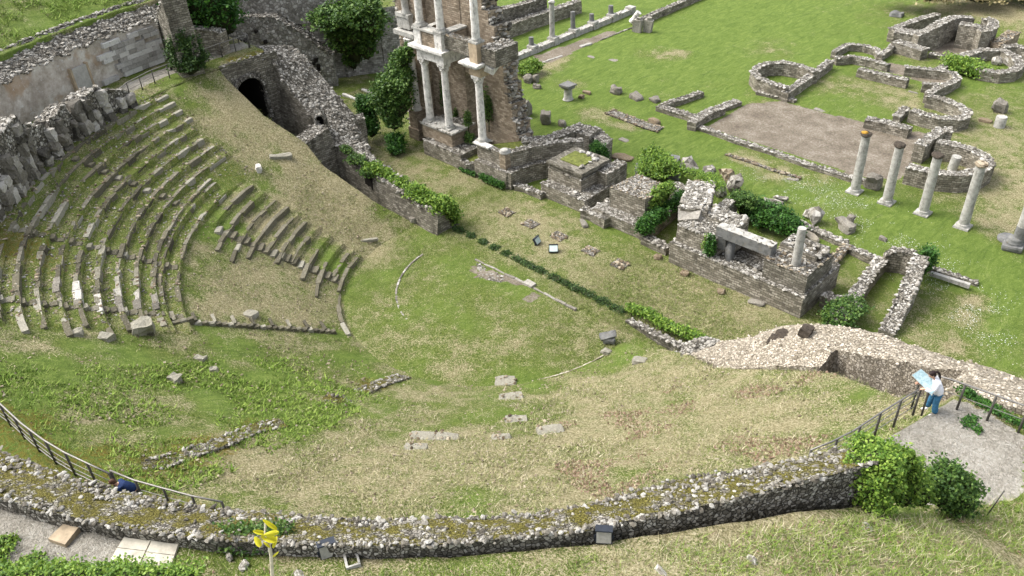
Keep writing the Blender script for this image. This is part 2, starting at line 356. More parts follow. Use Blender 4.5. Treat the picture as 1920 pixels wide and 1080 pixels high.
def m_rock(name, stops, moss=.0, mosscol=(.12, .11, .02), lich=.3):
    m, nt, b = newmat(name); n = N(nt)
    v = n.math('ADD', n.math('MULTIPLY', n.isl(), .65), n.math('MULTIPLY', n.noise(8, 4, .75), .5))
    c = n.ramp(v, stops)
    li = n.step(n.noise(11, 4, .7), .58, .66); c = n.mix(n.math('MULTIPLY', li, lich), c, (.50, .49, .44))
    dk = n.step(n.noise(5, 4, .75), .55, .68); c = n.mix(n.math('MULTIPLY', dk, .5), c, (.055, .05, .04))
    if moss: c = n.mix(n.step(n.math('ADD', n.noise(2.2, 4, .75), moss - .5), .48, .62), c, n.ramp(n.noise(22, 2), [(.3, tuple(q * .5 for q in mosscol)), (.7, tuple(q * 1.5 for q in mosscol))]))
    nt.links.new(c, b.inputs['Base Color']); n.bump(n.noise(14, 4, .7), b, .9, .05)
    return m
def m_leaf(name, c0, c1, c2):
    m, nt, b = newmat(name); n = N(nt)
    c = n.ramp(n.math('ADD', n.math('MULTIPLY', n.isl(), .6), n.math('MULTIPLY', n.noise(2.6, 4, .75), .65)), [(.28, c0), (.6, c1), (.92, c2)])
    nt.links.new(c, b.inputs['Base Color']); b.inputs['Roughness'].default_value = .55; b.inputs['Specular IOR Level'].default_value = .3
    tr = n.node('ShaderNodeBsdfTranslucent'); nt.links.new(c, tr.inputs[0]); mx = n.node('ShaderNodeMixShader'); mx.inputs[0].default_value = .25
    nt.links.new(b.outputs[0], mx.inputs[1]); nt.links.new(tr.outputs[0], mx.inputs[2]); nt.links.new(mx.outputs[0], nt.nodes['Material Output'].inputs[0])
    return m
def m_plain(name, col, var=.3, sc=6, rough=.8, metal=0, bump=.3):
    m, nt, b = newmat(name); n = N(nt)
    c = n.ramp(n.noise(sc, 4, .7), [(.3, tuple(q * (1 - var) for q in col)), (.7, tuple(min(1, q * (1 + var)) for q in col))])
    nt.links.new(c, b.inputs['Base Color']); b.inputs['Roughness'].default_value = rough; b.inputs['Metallic'].default_value = metal
    if bump: n.bump(n.noise(sc * 3, 3), b, bump, .02)
    return m
def m_marble(name, col):
    m, nt, b = newmat(name); n = N(nt)
    c = n.ramp(n.noise(3, 5, .7), [(.3, tuple(q * .55 for q in col)), (.5, col), (.7, tuple(min(1, q * 1.25) for q in col))])
    c = n.mix(n.math('MULTIPLY', n.step(n.noise(2.5, 5, .75, n.scaled(n.pos(), (1.5, 1.5, .5))), .52, .66), .75), c, (.15, .14, .12))
    c = n.mix(n.math('MULTIPLY', n.step(n.noise(9, 3), .66, .72), .6), c, (.20, .16, .06))
    nt.links.new(c, b.inputs['Base Color']); n.bump(n.noise(12, 4, .7), b, .5, .03)
    return m
def m_plaster():
    m, nt, b = newmat('weathered_plaster'); n = N(nt)
    base = n.ramp(n.noise(.9, 6, .75), [(.32, (.27, .235, .19)), (.5, (.45, .40, .34)), (.66, (.62, .59, .53))])
    och = n.step(n.noise(.35, 3, .6), .52, .62); c = n.mix(n.math('MULTIPLY', och, .6), base, (.33, .21, .11))
    wh = n.step(n.noise(2.2, 6, .8), .56, .66); c = n.mix(n.math('MULTIPLY', wh, .7), c, (.66, .65, .62))
    dk = n.step(n.noise(3.1, 6, .8, n.scaled(n.pos(), (1, 1, .4))), .58, .70); c = n.mix(n.math('MULTIPLY', dk, .5), c, (.12, .11, .09))
    nt.links.new(c, b.inputs['Base Color']); n.bump(n.noise(5, 5, .75), b, .9, .12)
    return m
GREY = [(.22, (.050, .046, .038)), (.5, (.165, .150, .125)), (.8, (.38, .36, .32))]
PALE = [(.22, (.070, .064, .052)), (.5, (.20, .183, .152)), (.8, (.43, .41, .37))]
CREAM = [(.2, (.14, .118, .085)), (.5, (.32, .28, .215)), (.8, (.50, .445, .365))]
BROWN = [(.22, (.06, .045, .028)), (.5, (.17, .13, .085)), (.8, (.34, .29, .21))]
M = {}
M['turf'] = m_ground()
M['mas'] = m_masonry('grey_masonry', [(.095, .085, .064), (.24, .216, .170), (.42, .385, .32)], mortar=(.085, .075, .06), bw=.36, rh=.165, stain=.5)
M['masd'] = m_masonry('dark_masonry', [(.075, .067, .052), (.18, .164, .130), (.33, .305, .255)], mortar=(.075, .068, .055), bw=.34, rh=.15, stain=.6)
M['brn'] = m_masonry('brown_ashlar', [(.15, .118, .082), (.285, .228, .165), (.42, .355, .27)], mortar=(.17, .135, .10), bw=.36, rh=.16, stain=.30, msize=.012)
M['pmas'] = m_masonry('pale_masonry', [(.13, .12, .105), (.30, .285, .26), (.52, .50, .47)], mortar=(.16, .15, .14), bw=.4, rh=.2, stain=.5)
M['rub'] = m_rubble('rubble_core', GREY, moss=.03)
M['rubp'] = m_rubble('pale_rubble', PALE, 7)
M['rubc'] = m_rubble('cream_rubble', CREAM, 8.5, gap=(.21, .178, .135))
M['rubm'] = m_rubble('mossy_rubble', GREY, 9, moss=.07, mosscol=(.12, .10, .018))
M['ringtop'] = m_rubble('moss_covered_top', GREY, 12, moss=.58, mosscol=(.115, .102, .024))
M['rock'] = m_rock('grey_stone', GREY, moss=.06, lich=.16)
M['rockp'] = m_rock('pale_stone', PALE)
M['rockc'] = m_rock('cream_stone', CREAM, lich=.1)
M['rockm'] = m_rock('mossy_stone', BROWN, moss=.08, mosscol=(.12, .10, .02), lich=.45)
M['seat'] = m_rock('seat_stone', [(.2, (.052, .047, .032)), (.55, (.128, .116, .080)), (.95, (.29, .275, .225))], moss=.16, mosscol=(.100, .092, .022), lich=.30)
M['mturf'] = m_plain('mossy_turf', (.12, .135, .035), .55, 5, .95, 0, .9)
M['slab'] = m_plain('sandstone_slab', (.32, .255, .175), .3, 3)
M['marble'] = m_marble('column_marble', (.56, .54, .50))
M['colg'] = m_marble('grey_column_stone', (.34, .33, .30))
M['coldk'] = m_marble('dark_column_stone', (.15, .15, .145))
M['plas'] = m_plaster()
M['gplas'] = m_rubble('pitted_grey_wall', [(.22, (.12, .112, .095)), (.5, (.27, .255, .225)), (.8, (.44, .425, .39))], 3.2, gap=(.20, .19, .165))
M['rmas'] = m_masonry('rough_coursing', [(.085, .075, .058), (.20, .176, .138), (.36, .325, .265)], bw=.30, rh=.13, stain=.5)
M['rockr'] = m_rock('lichen_stone', [(.2, (.06, .053, .042)), (.5, (.155, .14, .112)), (.9, (.38, .365, .33))], moss=.16, mosscol=(.13, .105, .018), lich=.35)
M['ivy'] = m_leaf('ivy_leaf', (.022, .055, .012), (.055, .12, .02), (.13, .21, .04))
M['ivyl'] = m_leaf('light_ivy_leaf', (.04, .095, .012), (.12, .22, .025), (.24, .34, .05))
M['tree'] = m_leaf('dark_leaf', (.016, .038, .011), (.038, .080, .018), (.08, .135, .03))
M['hedge'] = m_leaf('laurel_leaf', (.012, .045, .008), (.03, .10, .012), (.08, .19, .025))
M['stem_core'] = m_plain('stem_and_core_shade', (.025, .030, .012), .4)  # dark tone paints the shade within leaf masses; stems share it
M['wood'] = m_plain('bare_twig', (.16, .12, .08), .3)
M['void'] = m_plain('painted_opening_shade', (.014, .012, .010), .4)  # near-black paint standing for the shade inside openings
M['metal'] = m_plain('weathered_steel', (.20, .19, .175), .25, 20, .5, .6, 0)
M['metalp'] = m_plain('dark_post_steel', (.085, .080, .070), .25, 20, .6, .3, 0)
M['yel'] = m_leaf('yellow_leaf', (.34, .34, .015), (.50, .46, .02), (.60, .56, .05))
M['white'] = m_plain('white_cotton', (.72, .72, .76), .08, 14, .9)
M['jean'] = m_plain('blue_denim', (.045, .14, .24), .3, 10, .9)
M['navy'] = m_plain('navy_cloth', (.018, .035, .10), .3, 8, .8)
M['skin'] = m_plain('skin', (.50, .30, .21), .05, 8, .6)
M['hair'] = m_plain('dark_hair', (.018, .010, .010), .3, 30, .5)
M['hairb'] = m_plain('brown_hair', (.08, .04, .025), .3, 30, .5)
M['shoe'] = m_plain('white_shoe', (.75, .74, .72), .05, 8, .6)
M['glass'] = m_plain('lamp_glass', (.42, .50, .47), .15, 5, .25, 0, 0)
M['lampb'] = m_plain('lamp_housing', (.03, .035, .045), .2, 9, .5, .3, 0)
M['lampg'] = m_plain('lamp_grey', (.30, .29, .26), .2, 9, .6, .2, 0)
M['orange'] = m_plain('orange_lichen', (.32, .18, .03), .5, 9)
M['capd'] = m_plain('black_capital_stone', (.055, .045, .035), .5, 9, .95, 0, .9)
M['conc'] = m_plain('concrete', (.33, .32, .29), .2, 3)
def m_map():
    m, nt, b = newmat('map_print'); n = N(nt)
    l = n.noise(5, 4, .7); c = n.ramp(l, [(.44, (.22, .30, .325)), (.49, (.13, .21, .235)), (.52, (.23, .315, .34)), (.7, (.28, .335, .35))])
    nt.links.new(c, b.inputs['Base Color']); b.inputs['Roughness'].default_value = .25; return m
M['map'] = m_map()
M['slabp'] = m_plain('pale_slab', (.42, .39, .32), .3, 2.5)
M['stalk'] = m_plain('pale_stalk', (.55, .50, .38), .2, 30)
M['daisy'] = m_plain('daisy_white', (.8, .8, .78), .05, 5)
M['dead'] = m_leaf('dead_leaf', (.10, .06, .035), (.22, .14, .09), (.36, .27, .19))
M['scrub'] = m_leaf('dry_scrub_leaf', (.10, .11, .03), (.25, .21, .10), (.42, .35, .20))
# ------------------------------------------------------------ terrain
VL = [(-60, 1.6), (-29.5, 1.6), (-26.2, 1.6), (-25.7, 1.3), (-25.65, -2.6), (-24.5, -2.7), (-21, -2.3), (-18, -1.1), (-16, -1.2), (-12.3, 0.0), (-10, 1.2), (-9.4, 1.6), (-3, 1.6), (3, 1.6), (9.5, .6), (11, .2), (14.7, -.8), (17, -2.2), (20, -2.2), (22.4, -2.5), (25.4, -4.2), (28, -4.4), (60, -4.4)]
def vedge(x): return np.interp(x, [q[0] for q in VL], [q[1] for q in VL])
def zwalk(a): return np.interp(a, [-200, -150, -120, -80, -60, -25, 0], [9.0, 9.0, 9.3, 10.0, 10.1, 10.6, 10.6])
UP = [25.2, 24.45, 23.7, 22.9, 22.15, 21.35, 20.5, 19.7, 18.95, 18.65, 17.85]
LO = [17.15, 16.35, 15.5, 14.75, 14.0, 13.3, 12.6, 11.75, 10.9, 10.2, 9.7]
def cone(r): return np.maximum(0, .55 * (r - 9.5))
def stepz(r, rows):
    rr = np.sort(np.array(rows)); i = np.searchsorted(rr, r, side='right') - 1; i = np.clip(i, 0, len(rr) - 1)
    return cone(rr[i]) + .22 + .16 * (r - rr[i])
def cavz(x, y):
    x = np.asarray(x, float); y = np.asarray(y, float); r = np.hypot(x, y); a = np.degrees(np.arctan2(y, x)); a = np.where(a > 90, a - 360, a)
    zw = zwalk(a); z = np.minimum(cone(r), zw)
    up = (a > np.where(r < 19.3, -151.5, -160.5)) & (a < -101) & (r > 17.85) & (r < 26.0); lo = (a > -157) & (a < -139.5) & (r > 9.7) & (r <= 17.85)
    z = np.where(up, stepz(r, UP), z); z = np.where(lo, stepz(r, LO), z)
    w = np.clip((r - 27.4) / .5, 0, 1); z = z * (1 - w) + zw * w
    # outside the ring wall
    zo = np.interp(a, [-200, -120, -110, -90, -80, -60, -50, -34, -30, -26, -23, -20, -17, 0], [13, 13, 12.8, 13, 13.75, 13.8, 13.92, 14.05, 13.85, 13.2, 12.4, 11.4, 10.6, 10.4])
    zo = zo + np.where(a < -118, .35 * np.clip(r - 32.4, 0, 40), 0) + np.where(a >= -118, .12 * np.clip(r - 31, 0, 12), 0)
    edge = np.where(a < -100, 31.6, 30.7); w2 = np.clip((r - edge) / .3, 0, 1)
    w2 = np.where((a > -26), np.clip((r - 29.6) / 2.0, 0, 1), w2)
    z = z * (1 - w2) + zo * w2
    return z
def gz(x, y):
    if y < vedge(x) and hypot(x, y) > 9.5: return float(cavz(x, y))
    return 0.0
def G(px, py):
    d = ray(px, py); d = d / np.linalg.norm(d); t = 8.0
    while t < 220:
        p = CAM + d * t
        if p[2] < gz(p[0], p[1]): break
        t += .06
    return (float(p[0]), float(p[1]), gz(p[0], p[1]))
def inpoly(X, Y, poly):
    c = np.zeros(X.shape, bool); n = len(poly)
    for i in range(n):
        x1, y1 = poly[i]; x2, y2 = poly[(i + 1) % n]
        c ^= ((y1 > Y) != (y2 > Y)) & (X < (x2 - x1) * (Y - y1) / (y2 - y1 + 1e-12) + x1)
    return c
DRYP = [  # px, py, radius, dryness (on the ground where it lies)
 (430, 200, 2.8, 1.0), (520, 260, 2.8, 1.05), (570, 300, 2, 1.1), (620, 340, 2.5, 1.1), (610, 400, 2, 1.15), (650, 420, 1.6, 1.1), (690, 440, 2, .85), (450, 260, 2, .8), (700, 480, 1.5, .8),
 (480, 540, 2.5, .75), (560, 590, 1.6, .8), (420, 580, 1.5, .8), (1200, 740, 3.5, .8), (1400, 760, 3.5, .85), (1500, 720, 2, .8), (1320, 830, 2.5, .75), (1050, 840, 3, .8), (900, 860, 2.5, .8),
 (760, 900, 2.5, .75), (600, 900, 2.5, .75), (480, 880, 2, .8), (960, 640, 2, .55), (860, 690, 1.5, .6), (1100, 740, 2, .7), (1180, 560, 2.5, .6), (1350, 590, 3, .85), (1130, 520, 2.5, .75), (1000, 420, 3, .7), (930, 395, 2.5, .75),
 (1030, 470, 2, .8), (870, 340, 2, .75), (1240, 560, 2.5, .75), (1430, 600, 2, .8), (1300, 540, 2, .8), (1080, 640, 2, .55), (1150, 610, 1.5, .6), (200, 780, 2, .6), (340, 640, 1.6, .6),
 (1230, 100, 3, .45), (1270, 100, 1.5, .75), (1070, 160, 1.5, .5), (1450, 95, 3, .4), (1640, 160, 3.5, .6), (1700, 190, 2.5, .75), (1560, 160, 2.5, .5), (1880, 330, 4, .9), (1830, 220, 4, .5), (1900, 420, 3, .75), (1880, 260, 3, .6),
 (1480, 235, 2.5, .8), (1430, 200, 1.5, .7), (1700, 110, 4, .45), (1550, 330, 1.5, .5), (1400, 300, 2.0, .75), (1450, 320, 1.8, .75), (1120, 215, 2, .75), (1180, 235, 1.5, .8), (1700, 20, 5, .4), (1830, 20, 5, .9), (1900, 40, 4, .85), (1040, 118, 2.5, .8), (1000, 140, 1.5, .8),
 (1600, 1020, 2, .9), (1400, 1030, 2, .85), (1750, 1000, 1.5, .8), (1200, 1050, 1.5, .7), (1860, 1040, 1, .6), (1560, 400, 3, .35), (1830, 560, .8, .8), (1790, 650, 1.0, .7), (1810, 600, .8, .75), (1240, 300, 1.5, .5), (1380, 380, 1.2, .7), (1700, 480, 1.5, .55)]
MOSSP = [(700, 720, 1.2, .8), (380, 840, 1.6, .8), (480, 800, 1.2, .7), (330, 870, 1.2, .7), (60, 790, 1.5, .6), (200, 850, 1.5, .6), (480, 100, 1, .9), (440, 110, 1, .8), (20, 460, 2, .6), (300, 890, 1.5, .6)]
DIRTP = [[(1320, 240), (1400, 195), (1470, 190), (1560, 215), (1640, 232), (1740, 250), (1722, 290), (1690, 338), (1600, 328), (1460, 280)],
 [(1590, 112), (1680, 120), (1740, 135), (1790, 140), (1780, 158), (1735, 155), (1640, 130)], [(1740, 80), (1790, 70), (1860, 78), (1850, 100), (1790, 108), (1750, 100)],
 [(905, 505), (1000, 530), (990, 540), (890, 520)], [(1000, 545), (1010, 555), (995, 568), (982, 560)], [(885, 490), (910, 520), (880, 515)],
 [(1000, 105), (1150, 55), (1160, 62), (1030, 118), (1000, 115)], [(1700, 500), (1790, 510), (1790, 520), (1700, 510)]]
GRAVP = [[(1640, 840), (1690, 790), (1735, 762), (1790, 745), (1850, 772), (1925, 815), (1925, 925), (1860, 945), (1790, 960), (1720, 960), (1660, 900)]]
def paint(X, Y, Z, kind):
    n = X.size; dry = np.full(n, .25); dirt = np.zeros(n); grav = np.zeros(n); moss = np.zeros(n)
    r = np.hypot(X, Y); a = np.degrees(np.arctan2(Y, X)); a = np.where(a > 90, a - 360, a)
    if kind == 'lawn':
        dry = np.where(Y > 17, .02, np.where(Y > 2, .42, .28)); dry = dry + np.where((Y > 9.3) & (Y < 17), -.1, 0)
        dry = dry + np.clip((X - 3) * .03, 0, .3) * (Y > 26)
        dry += .30 * vn(np.stack([X, Y, 0 * X], -1), .12, 3) + .28 * vn(np.stack([X, Y, 0 * X], -1), .5, 8)
    else:
        dry = np.where(a < -100, .34, np.where(a < -62, .24, .42)); dry = dry + .5 * vn(np.stack([X, Y, 0 * X], -1), .22, 3) + .7 * vn(np.stack([X, Y, 0 * X], -1), .7, 8)
        seat = (a > -161) & (a < -100) & (r > 17.8) & (r < 27); dry = np.where(seat, .36, dry); moss = np.where(seat, .36, moss)
        moss = np.where((a > -118) & (r > 26.6) & (r < 28.2) & (a < -50), .5, moss)
        pth = (r > 28.05) & (r < 30.5) & (a > -100) & (a < -62); grav = np.where(pth, .9, grav)
        grav = np.where((r > 28.6) & (r < 29.7) & (a < -110) & (X < -20), .0, grav)
        grav = np.where((r > 30.9) & (r < 33.5) & (a > -75) & (a < -57.3), .85, grav)
        tl = (r > 27.7) & (r < 29.4) & (a < -145) & (a > -183); grav = np.where(tl, .85, grav)
        bank = (a < -118) & (r > 32); dry = np.where(bank, .22 + .5 * vn(np.stack([X, Y, 0 * X], -1), .35, 4), dry); moss = np.where(bank, .24, moss)
        out = (r > 31) & (a > -57); dry = np.where(out, .50 + .5 * vn(np.stack([X, Y, 0 * X], -1), 1.1, 8), dry)
    def pts(L):
        for (px, py, rad, v) in L:
            g = G(px, py); lawn = not (g[1] < vedge(g[0]) and hypot(g[0], g[1]) > 9.4)
            yield g, rad, v
    for g, rad, v in pts(DRYP):
        w = np.exp(-((X - g[0]) ** 2 + (Y - g[1]) ** 2) / rad ** 2) * np.clip(.85 + 1.1 * vn(np.stack([X, Y, 0 * X], -1), .9, 12), .1, 1); dry = dry * (1 - w) + v * w
    for g, rad, v in pts(MOSSP):
        w = np.exp(-((X - g[0]) ** 2 + (Y - g[1]) ** 2) / rad ** 2); moss = moss * (1 - w) + v * w
    if kind == 'lawn':
        for pl in DIRTP: dirt = np.where(inpoly(X, Y, [P2(*q, 0) for q in pl]), .85, dirt)
    else:
        for pl in GRAVP: grav = np.where(inpoly(X, Y, [P2(*q, 10.6) for q in pl]), .85, grav)
    return dict(dry=dry, dirt=dirt, grav=grav, moss=moss)
def put_attr(o, A):
    for k, v in A.items():
        at = o.data.attributes.new(k, 'FLOAT', 'POINT'); at.data.foreach_set('value', np.asarray(v, np.float32))
# slots of the curtain trench cut into the lawn (u0,u1)
SLOTS = [(-7.0, -6.2), (-5.7, -5.2), (-4.5, -4.0), (-3.4, -2.9), (-2.3, -1.8), (-1.3, 1.5), (1.9, 5.4), (5.8, 6.4), (6.9, 7.8), (8.2, 13.0)]
def lawn():
    xs = np.unique(np.round(np.concatenate([[-900, -500, -300, -200, -150, -120, -100, -85, -72], np.arange(-62, 44, .36), [48, 55, 70, 90, 130, 200, 400, 900]] + [[a - .04, a + .04, b - .04, b + .04] for a, b in SLOTS]), 3))
    ys = np.unique(np.round(np.concatenate([[-900, -400, -200, -100, -60, -40, -30, -20], np.arange(-14, 82, .36), [2.55, 2.63, 3.12, 3.2], [86, 92, 100, 115, 140, 200, 400, 900]]), 3))
    X, Y = np.meshgrid(xs, ys); Q = np.stack([X, Y, X * 0], -1)
    Z = .05 * vn(Q, .8, 2) + .16 * vn(Q, .12, 5); Z = np.where(np.hypot(X, Y) > 150, -.3, Z)
    for a, b in SLOTS: Z = np.where((X > a) & (X < b) & (Y > 2.6) & (Y < 3.15), -.75, Z)
    Z = np.where((np.hypot(X, Y) > 9.9) & (Y < vedge(X)), -.25, Z)
    # far right hollow, scrub bank
    Z = Z + np.clip((Y - 62) * .12, 0, 6) * np.clip((X + 4) / 8, 0, 1)
    h, w = X.shape; I = np.arange(h * w).reshape(h, w); Fc = np.stack([I[:-1, :-1], I[:-1, 1:], I[1:, 1:], I[1:, :-1]], -1).reshape(-1, 4)
    o = fast('ground', np.stack([X, Y, Z], -1).reshape(-1, 3), Fc, M['turf'], smooth=True)
    put_attr(o, paint(X.ravel(), Y.ravel(), Z.ravel(), 'lawn')); tag(o, 'flat grass floor of the orchestra and the lawns behind the stage', 'lawn', kind='structure')
lawn()
def cavea():
    rs = np.concatenate([np.arange(9.35, 34, .17), np.arange(34, 60, .8)]); ex = []
    for q in UP + LO: ex += [q - .025, q + .025]
    rs = np.unique(np.round(np.concatenate([rs, ex]), 3)); na = 560; rows = []
    for r in rs:
        # find right and left angles where the circle meets the edge line
        aa = np.radians(np.linspace(-90, 8, 500)); ok = r * np.sin(aa) < vedge(r * np.cos(aa)); aR = aa[ok].max()
        aa = np.radians(np.linspace(-90, -190, 700)); ok = r * np.sin(aa) < vedge(r * np.cos(aa)); bad = np.where(~ok)[0]; aL = aa[bad[0] - 1] if len(bad) else aa[-1]
        rows.append(np.linspace(aL, aR, na + 1))
    A = np.array(rows); R = rs[:, None]; X = R * np.cos(A); Y = R * np.sin(A); Z = cavz(X, Y)
    Q = np.stack([X, Y, X * 0], -1); seat = 1.0
    st = np.where((A < RD(-101)) & (A > RD(-161)) & (R < 26), .25, 1.0)
    Z = Z + (.09 * vn(Q, .9, 2) + .12 * vn(Q, .3, 5) * (R > 10.5)) * st + .05 * vn(Q, 3, 3)
    Z = np.where(R < 9.5, -.06, Z)
    h, w = X.shape; V = np.stack([X, Y, Z], -1).reshape(-1, 3); I = np.arange(h * w).reshape(h, w)
    Fc = np.stack([I[:-1, :-1], I[1:, :-1], I[1:, 1:], I[:-1, 1:]], -1).reshape(-1, 4)
    # skirts along both cut edges
    sk = []; VV = [V]; base = len(V)
    for col, fl in ((0, 0), (w - 1, 1)):
        e = V[I[:, col]].copy(); e[:, 2] = -.1; VV.append(e); k = np.arange(h - 1)
        if fl: sk.append(np.stack([I[k, col], I[k + 1, col], base + k + 1, base + k], -1))
        else: sk.append(np.stack([I[k + 1, col], I[k, col], base + k, base + k + 1], -1))
        base += h
    nf = len(Fc); V2 = np.concatenate(VV); sk = np.concatenate(sk); qx = V2[sk][:, :, 0]; qy = V2[sk][:, :, 1]
    sk = sk[~((qx.max(1) < -25.3) & (qx.min(1) > -26.4) & (np.ptp(qy, 1) > .25))]; Fc = np.concatenate([Fc, sk])
    mi = np.zeros(len(Fc), int); mi[nf:] = 1
    o = fast('hillside', V2, Fc, [M['turf'], M['masd']], smooth=True, mi=mi)
    put_attr(o, paint(V2[:, 0], V2[:, 1], V2[:, 2], 'cavea')); tag(o, 'grassy bowl of the seating slope with its upper walkway', 'slope', kind='structure')
cavea()
# ------------------------------------------------------------ seating rows
def stone_arc(mb, r, a0, a1, w=.26, h=.42, top=.055, zf=None, miss=.1, ln=(.6, 1.7), m=0, jit=.05, skip=()):
    a = a0
    while a < a1:
        L = random.uniform(*ln); da = math.degrees(L / r); am = RD(a + da / 2)
        if True:
            rr = r + w / 2 + random.uniform(-.035, .035); x, y = rr * cos(am), rr * sin(am)
            z = (zf(x, y) if zf else float(cone(r)) + .22) + top + random.uniform(-.035, .03) - (.12 if random.random() < miss * 1.5 else 0)
            ww = w * random.uniform(.85, 1.25)
            mb.rough((x, y, z - h / 2), (ww, L * 1.04, h), am + random.uniform(-.02, .02), m, (random.uniform(-.025, .025), random.uniform(-.06, .03)), .07, 2, 14)
        a += da
ORD = ['outermost', 'second', 'third', 'fourth', 'fifth', 'sixth', 'seventh', 'eighth', 'ninth', 'tenth', 'eleventh']
US = [(-163, -102), (-162.5, -101), (-162, -101), (-162, -101), (-160, -101.5), (-159.5, -101.5), (-159.5, -101.5), (-159, -102), (-151.5, -103), (-151.5, -110.5), (-150, -111)]
for i, (r, (a0, a1)) in enumerate(zip(UP, US)):
    mb = MB(); stone_arc(mb, r, a0, a1, skip=((-123, -121.2), (-142, -140.3), (-107, -105.6)), miss=.07)
    if 3 <= i <= 8:                                    # pale worn blocks at the near end
        stone_arc(mb, r, -112.5 + i * .1, -107.3, w=.34, h=.5, top=.09, miss=0, ln=(.5, 1.0), m=1)
    C = []
    for k in range(int((a1 - a0) * r / 18)):
        a = RD(random.uniform(a0, a1)); rr = r + random.uniform(0, .6); C.append((rr * cos(a), rr * sin(a), float(cone(r)) + .27))
    rock_mb(mb, C, rng.uniform(.06, .2, len(C)), 2)
    lab = '%s curved mossy row of the upper seating, counting inward from the buttressed wall' % ORD[i]
    tag(mb.build('seat_row', [M['seat'], M['rockp'], M['rockm']]), lab, 'seat row', 'curved stone rows of the upper seating')
LS = [(-156.5, -146), (-152, -134.5), (-156.5, -130), (-157, -138.5), (-154.5, -139.5), (-156, -139), (-151, -139.3), (-148, -139), (-144.5, -129.5), (-154, -139.5), (-155, -110)]
for i, (r, (a0, a1)) in enumerate(zip(LO, LS)):
    mb = MB(); lo = (-139.5,); stone_arc(mb, r, a0, max(a0 + 3, min(a1, -139.3)), miss=.04)
    if a1 > -139: stone_arc(mb, r, -139.2, a1, zf=lambda x, y: float(cavz(x, y)), top=.16, miss=.05)
    lab = '%s short stone row of the lower wedge, counting down towards the orchestra' % ORD[i].replace('outermost', 'first')
    tag(mb.build('seat_row', [M['seat']]), lab, 'seat row', 'short stone rows of the lower seating wedge')
def stair(a, r0, r1, label, wid=.5, rise=.42, mats='seat'):
    mb = MB(); r = r0; k = 0
    while r < r1:
        am = RD(a + random.uniform(-.2, .2)); x, y = r * cos(am), r * sin(am); z = float(cone(r)) + .16
        mb.rough((x, y, z - .27), (.40, wid, .5), am + random.uniform(-.05, .05), 0, (random.uniform(-.05, .05), random.uniform(-.06, .06)), .07, 2)
        r += .39
    return tag(mb.build('stairway', [M[mats]]), label, 'stairway')
stair(-141.2, 18.8, 25.6, 'narrow stone stair climbing through the upper seating rows towards the gap in the buttressed wall')
stair(-122.1, 18.2, 25.4, 'narrow worn stair through the middle of the curved upper seating rows')
stair(-106.2, 18.2, 25.4, 'stair beside the pale worn blocks at the near end of the upper seating')
stair(-138.9, 9.9, 17.2, 'long straight stair along the side of the lower seating wedge, leading down to the orchestra', .85)
# near radial edge of the seating: kerb with step stubs
mb = MB()
p0, p1 = G(622, 624), G(330, 606); n_ = 26
for k in range(n_):
    t = k / (n_ - 1); x = p0[0] * (1 - t) + p1[0] * t; y = p0[1] * (1 - t) + p1[1] * t; z = gz(x, y); r = hypot(x, y); a = atan2(y, x)
    mb.rough((x, y, z - .1), (.5, .3, .5), a, 0, (0, random.uniform(-.08, .08)), .07, 2)
    if k % 3 == 1: mb.box((x - .45 * sin(a) * -1, y - .45 * cos(a), z + .06), (.16, .8, .32), a, 0, (0, 0), .07)
tag(mb.build('step_kerb', [M['seat']]), 'radial stone kerb with stub steps along the near side of the lower seating', 'kerb')
def blocks_px(name, label, cat, items, mat='seat', group=None):
    mb = MB()
    for (px, py, L, Wd, H, rz) in items:
        g = G(px, py); mb.rough((g[0], g[1], g[2] + H / 2 - .12), (L, Wd, H * 1.15), RD(rz), 0, (random.uniform(-.12, .12), random.uniform(-.12, .12)), min(L, Wd, H * 1.6) * .35)
    return tag(mb.build(name, [M[mat]]), label, cat, group)
for (px, py, L, Wd, H, rz, lab) in [
 (270, 622, 1.0, .9, .6, 70, 'large mossy square block tipped out at the foot of the pale seat ends'),
 (140, 628, .8, .5, .3, 70, 'flat brown stone lying in the grass below the ends of the outer rows'),
 (200, 636, .6, .5, .35, 30, 'dark broken stone in weeds left of the large tipped block'),
 (526, 296, 1.5, .55, .34, 62, 'long pale broken slab high on the dry grass slope below the vault'),
 (485, 318, .7, .45, .35, -20, 'small pale slab left of the long slab on the dry slope'),
 (330, 715, .5, .45, .4, 20, 'grey stone poking from weeds in the middle of the near slope'),
 (400, 695, .4, .35, .25, 60, 'small pale grey stone right of the stone among the weeds'),
 (375, 672, .6, .4, .2, 30, 'low tan stone in bare grass above the weeds'),
 (690, 452, 1.4, .25, .2, 60, 'thin stone edging lying on the dry slope near the orchestra'),
 (470, 592, .8, .6, .3, 30, 'rounded pinkish boulder just above the stub-step kerb'),
 (1200, 680, .7, .5, .35, 30, 'small rubbly grey stone on the straw slope near the dark rubble lump'),
 (1137, 660, .6, .5, .22, 10, 'flat brown stone in front of the tipped carved block')]:
    blocks_px('stone_block', lab, 'stone', [(px, py, L, Wd, H, rz)], 'seat' if rz != -20 and rz != 25 else 'rockp')
e = G(1140, 640)
mb = MB(); mb.rough((e[0], e[1], e[2] + .42), (1.0, .5, .3), RD(55), 0, (RD(35), RD(-15)), .1); mb.rough((e[0] + .1, e[1] - .05, e[2] + .15), (.7, .45, .35), RD(30), 0, (0, 0), .1)
tag(mb.build('carved_block', [M['coldk']]), 'dark carved block tipped up on another stone near the hidden end of the curtain trench', 'stone')
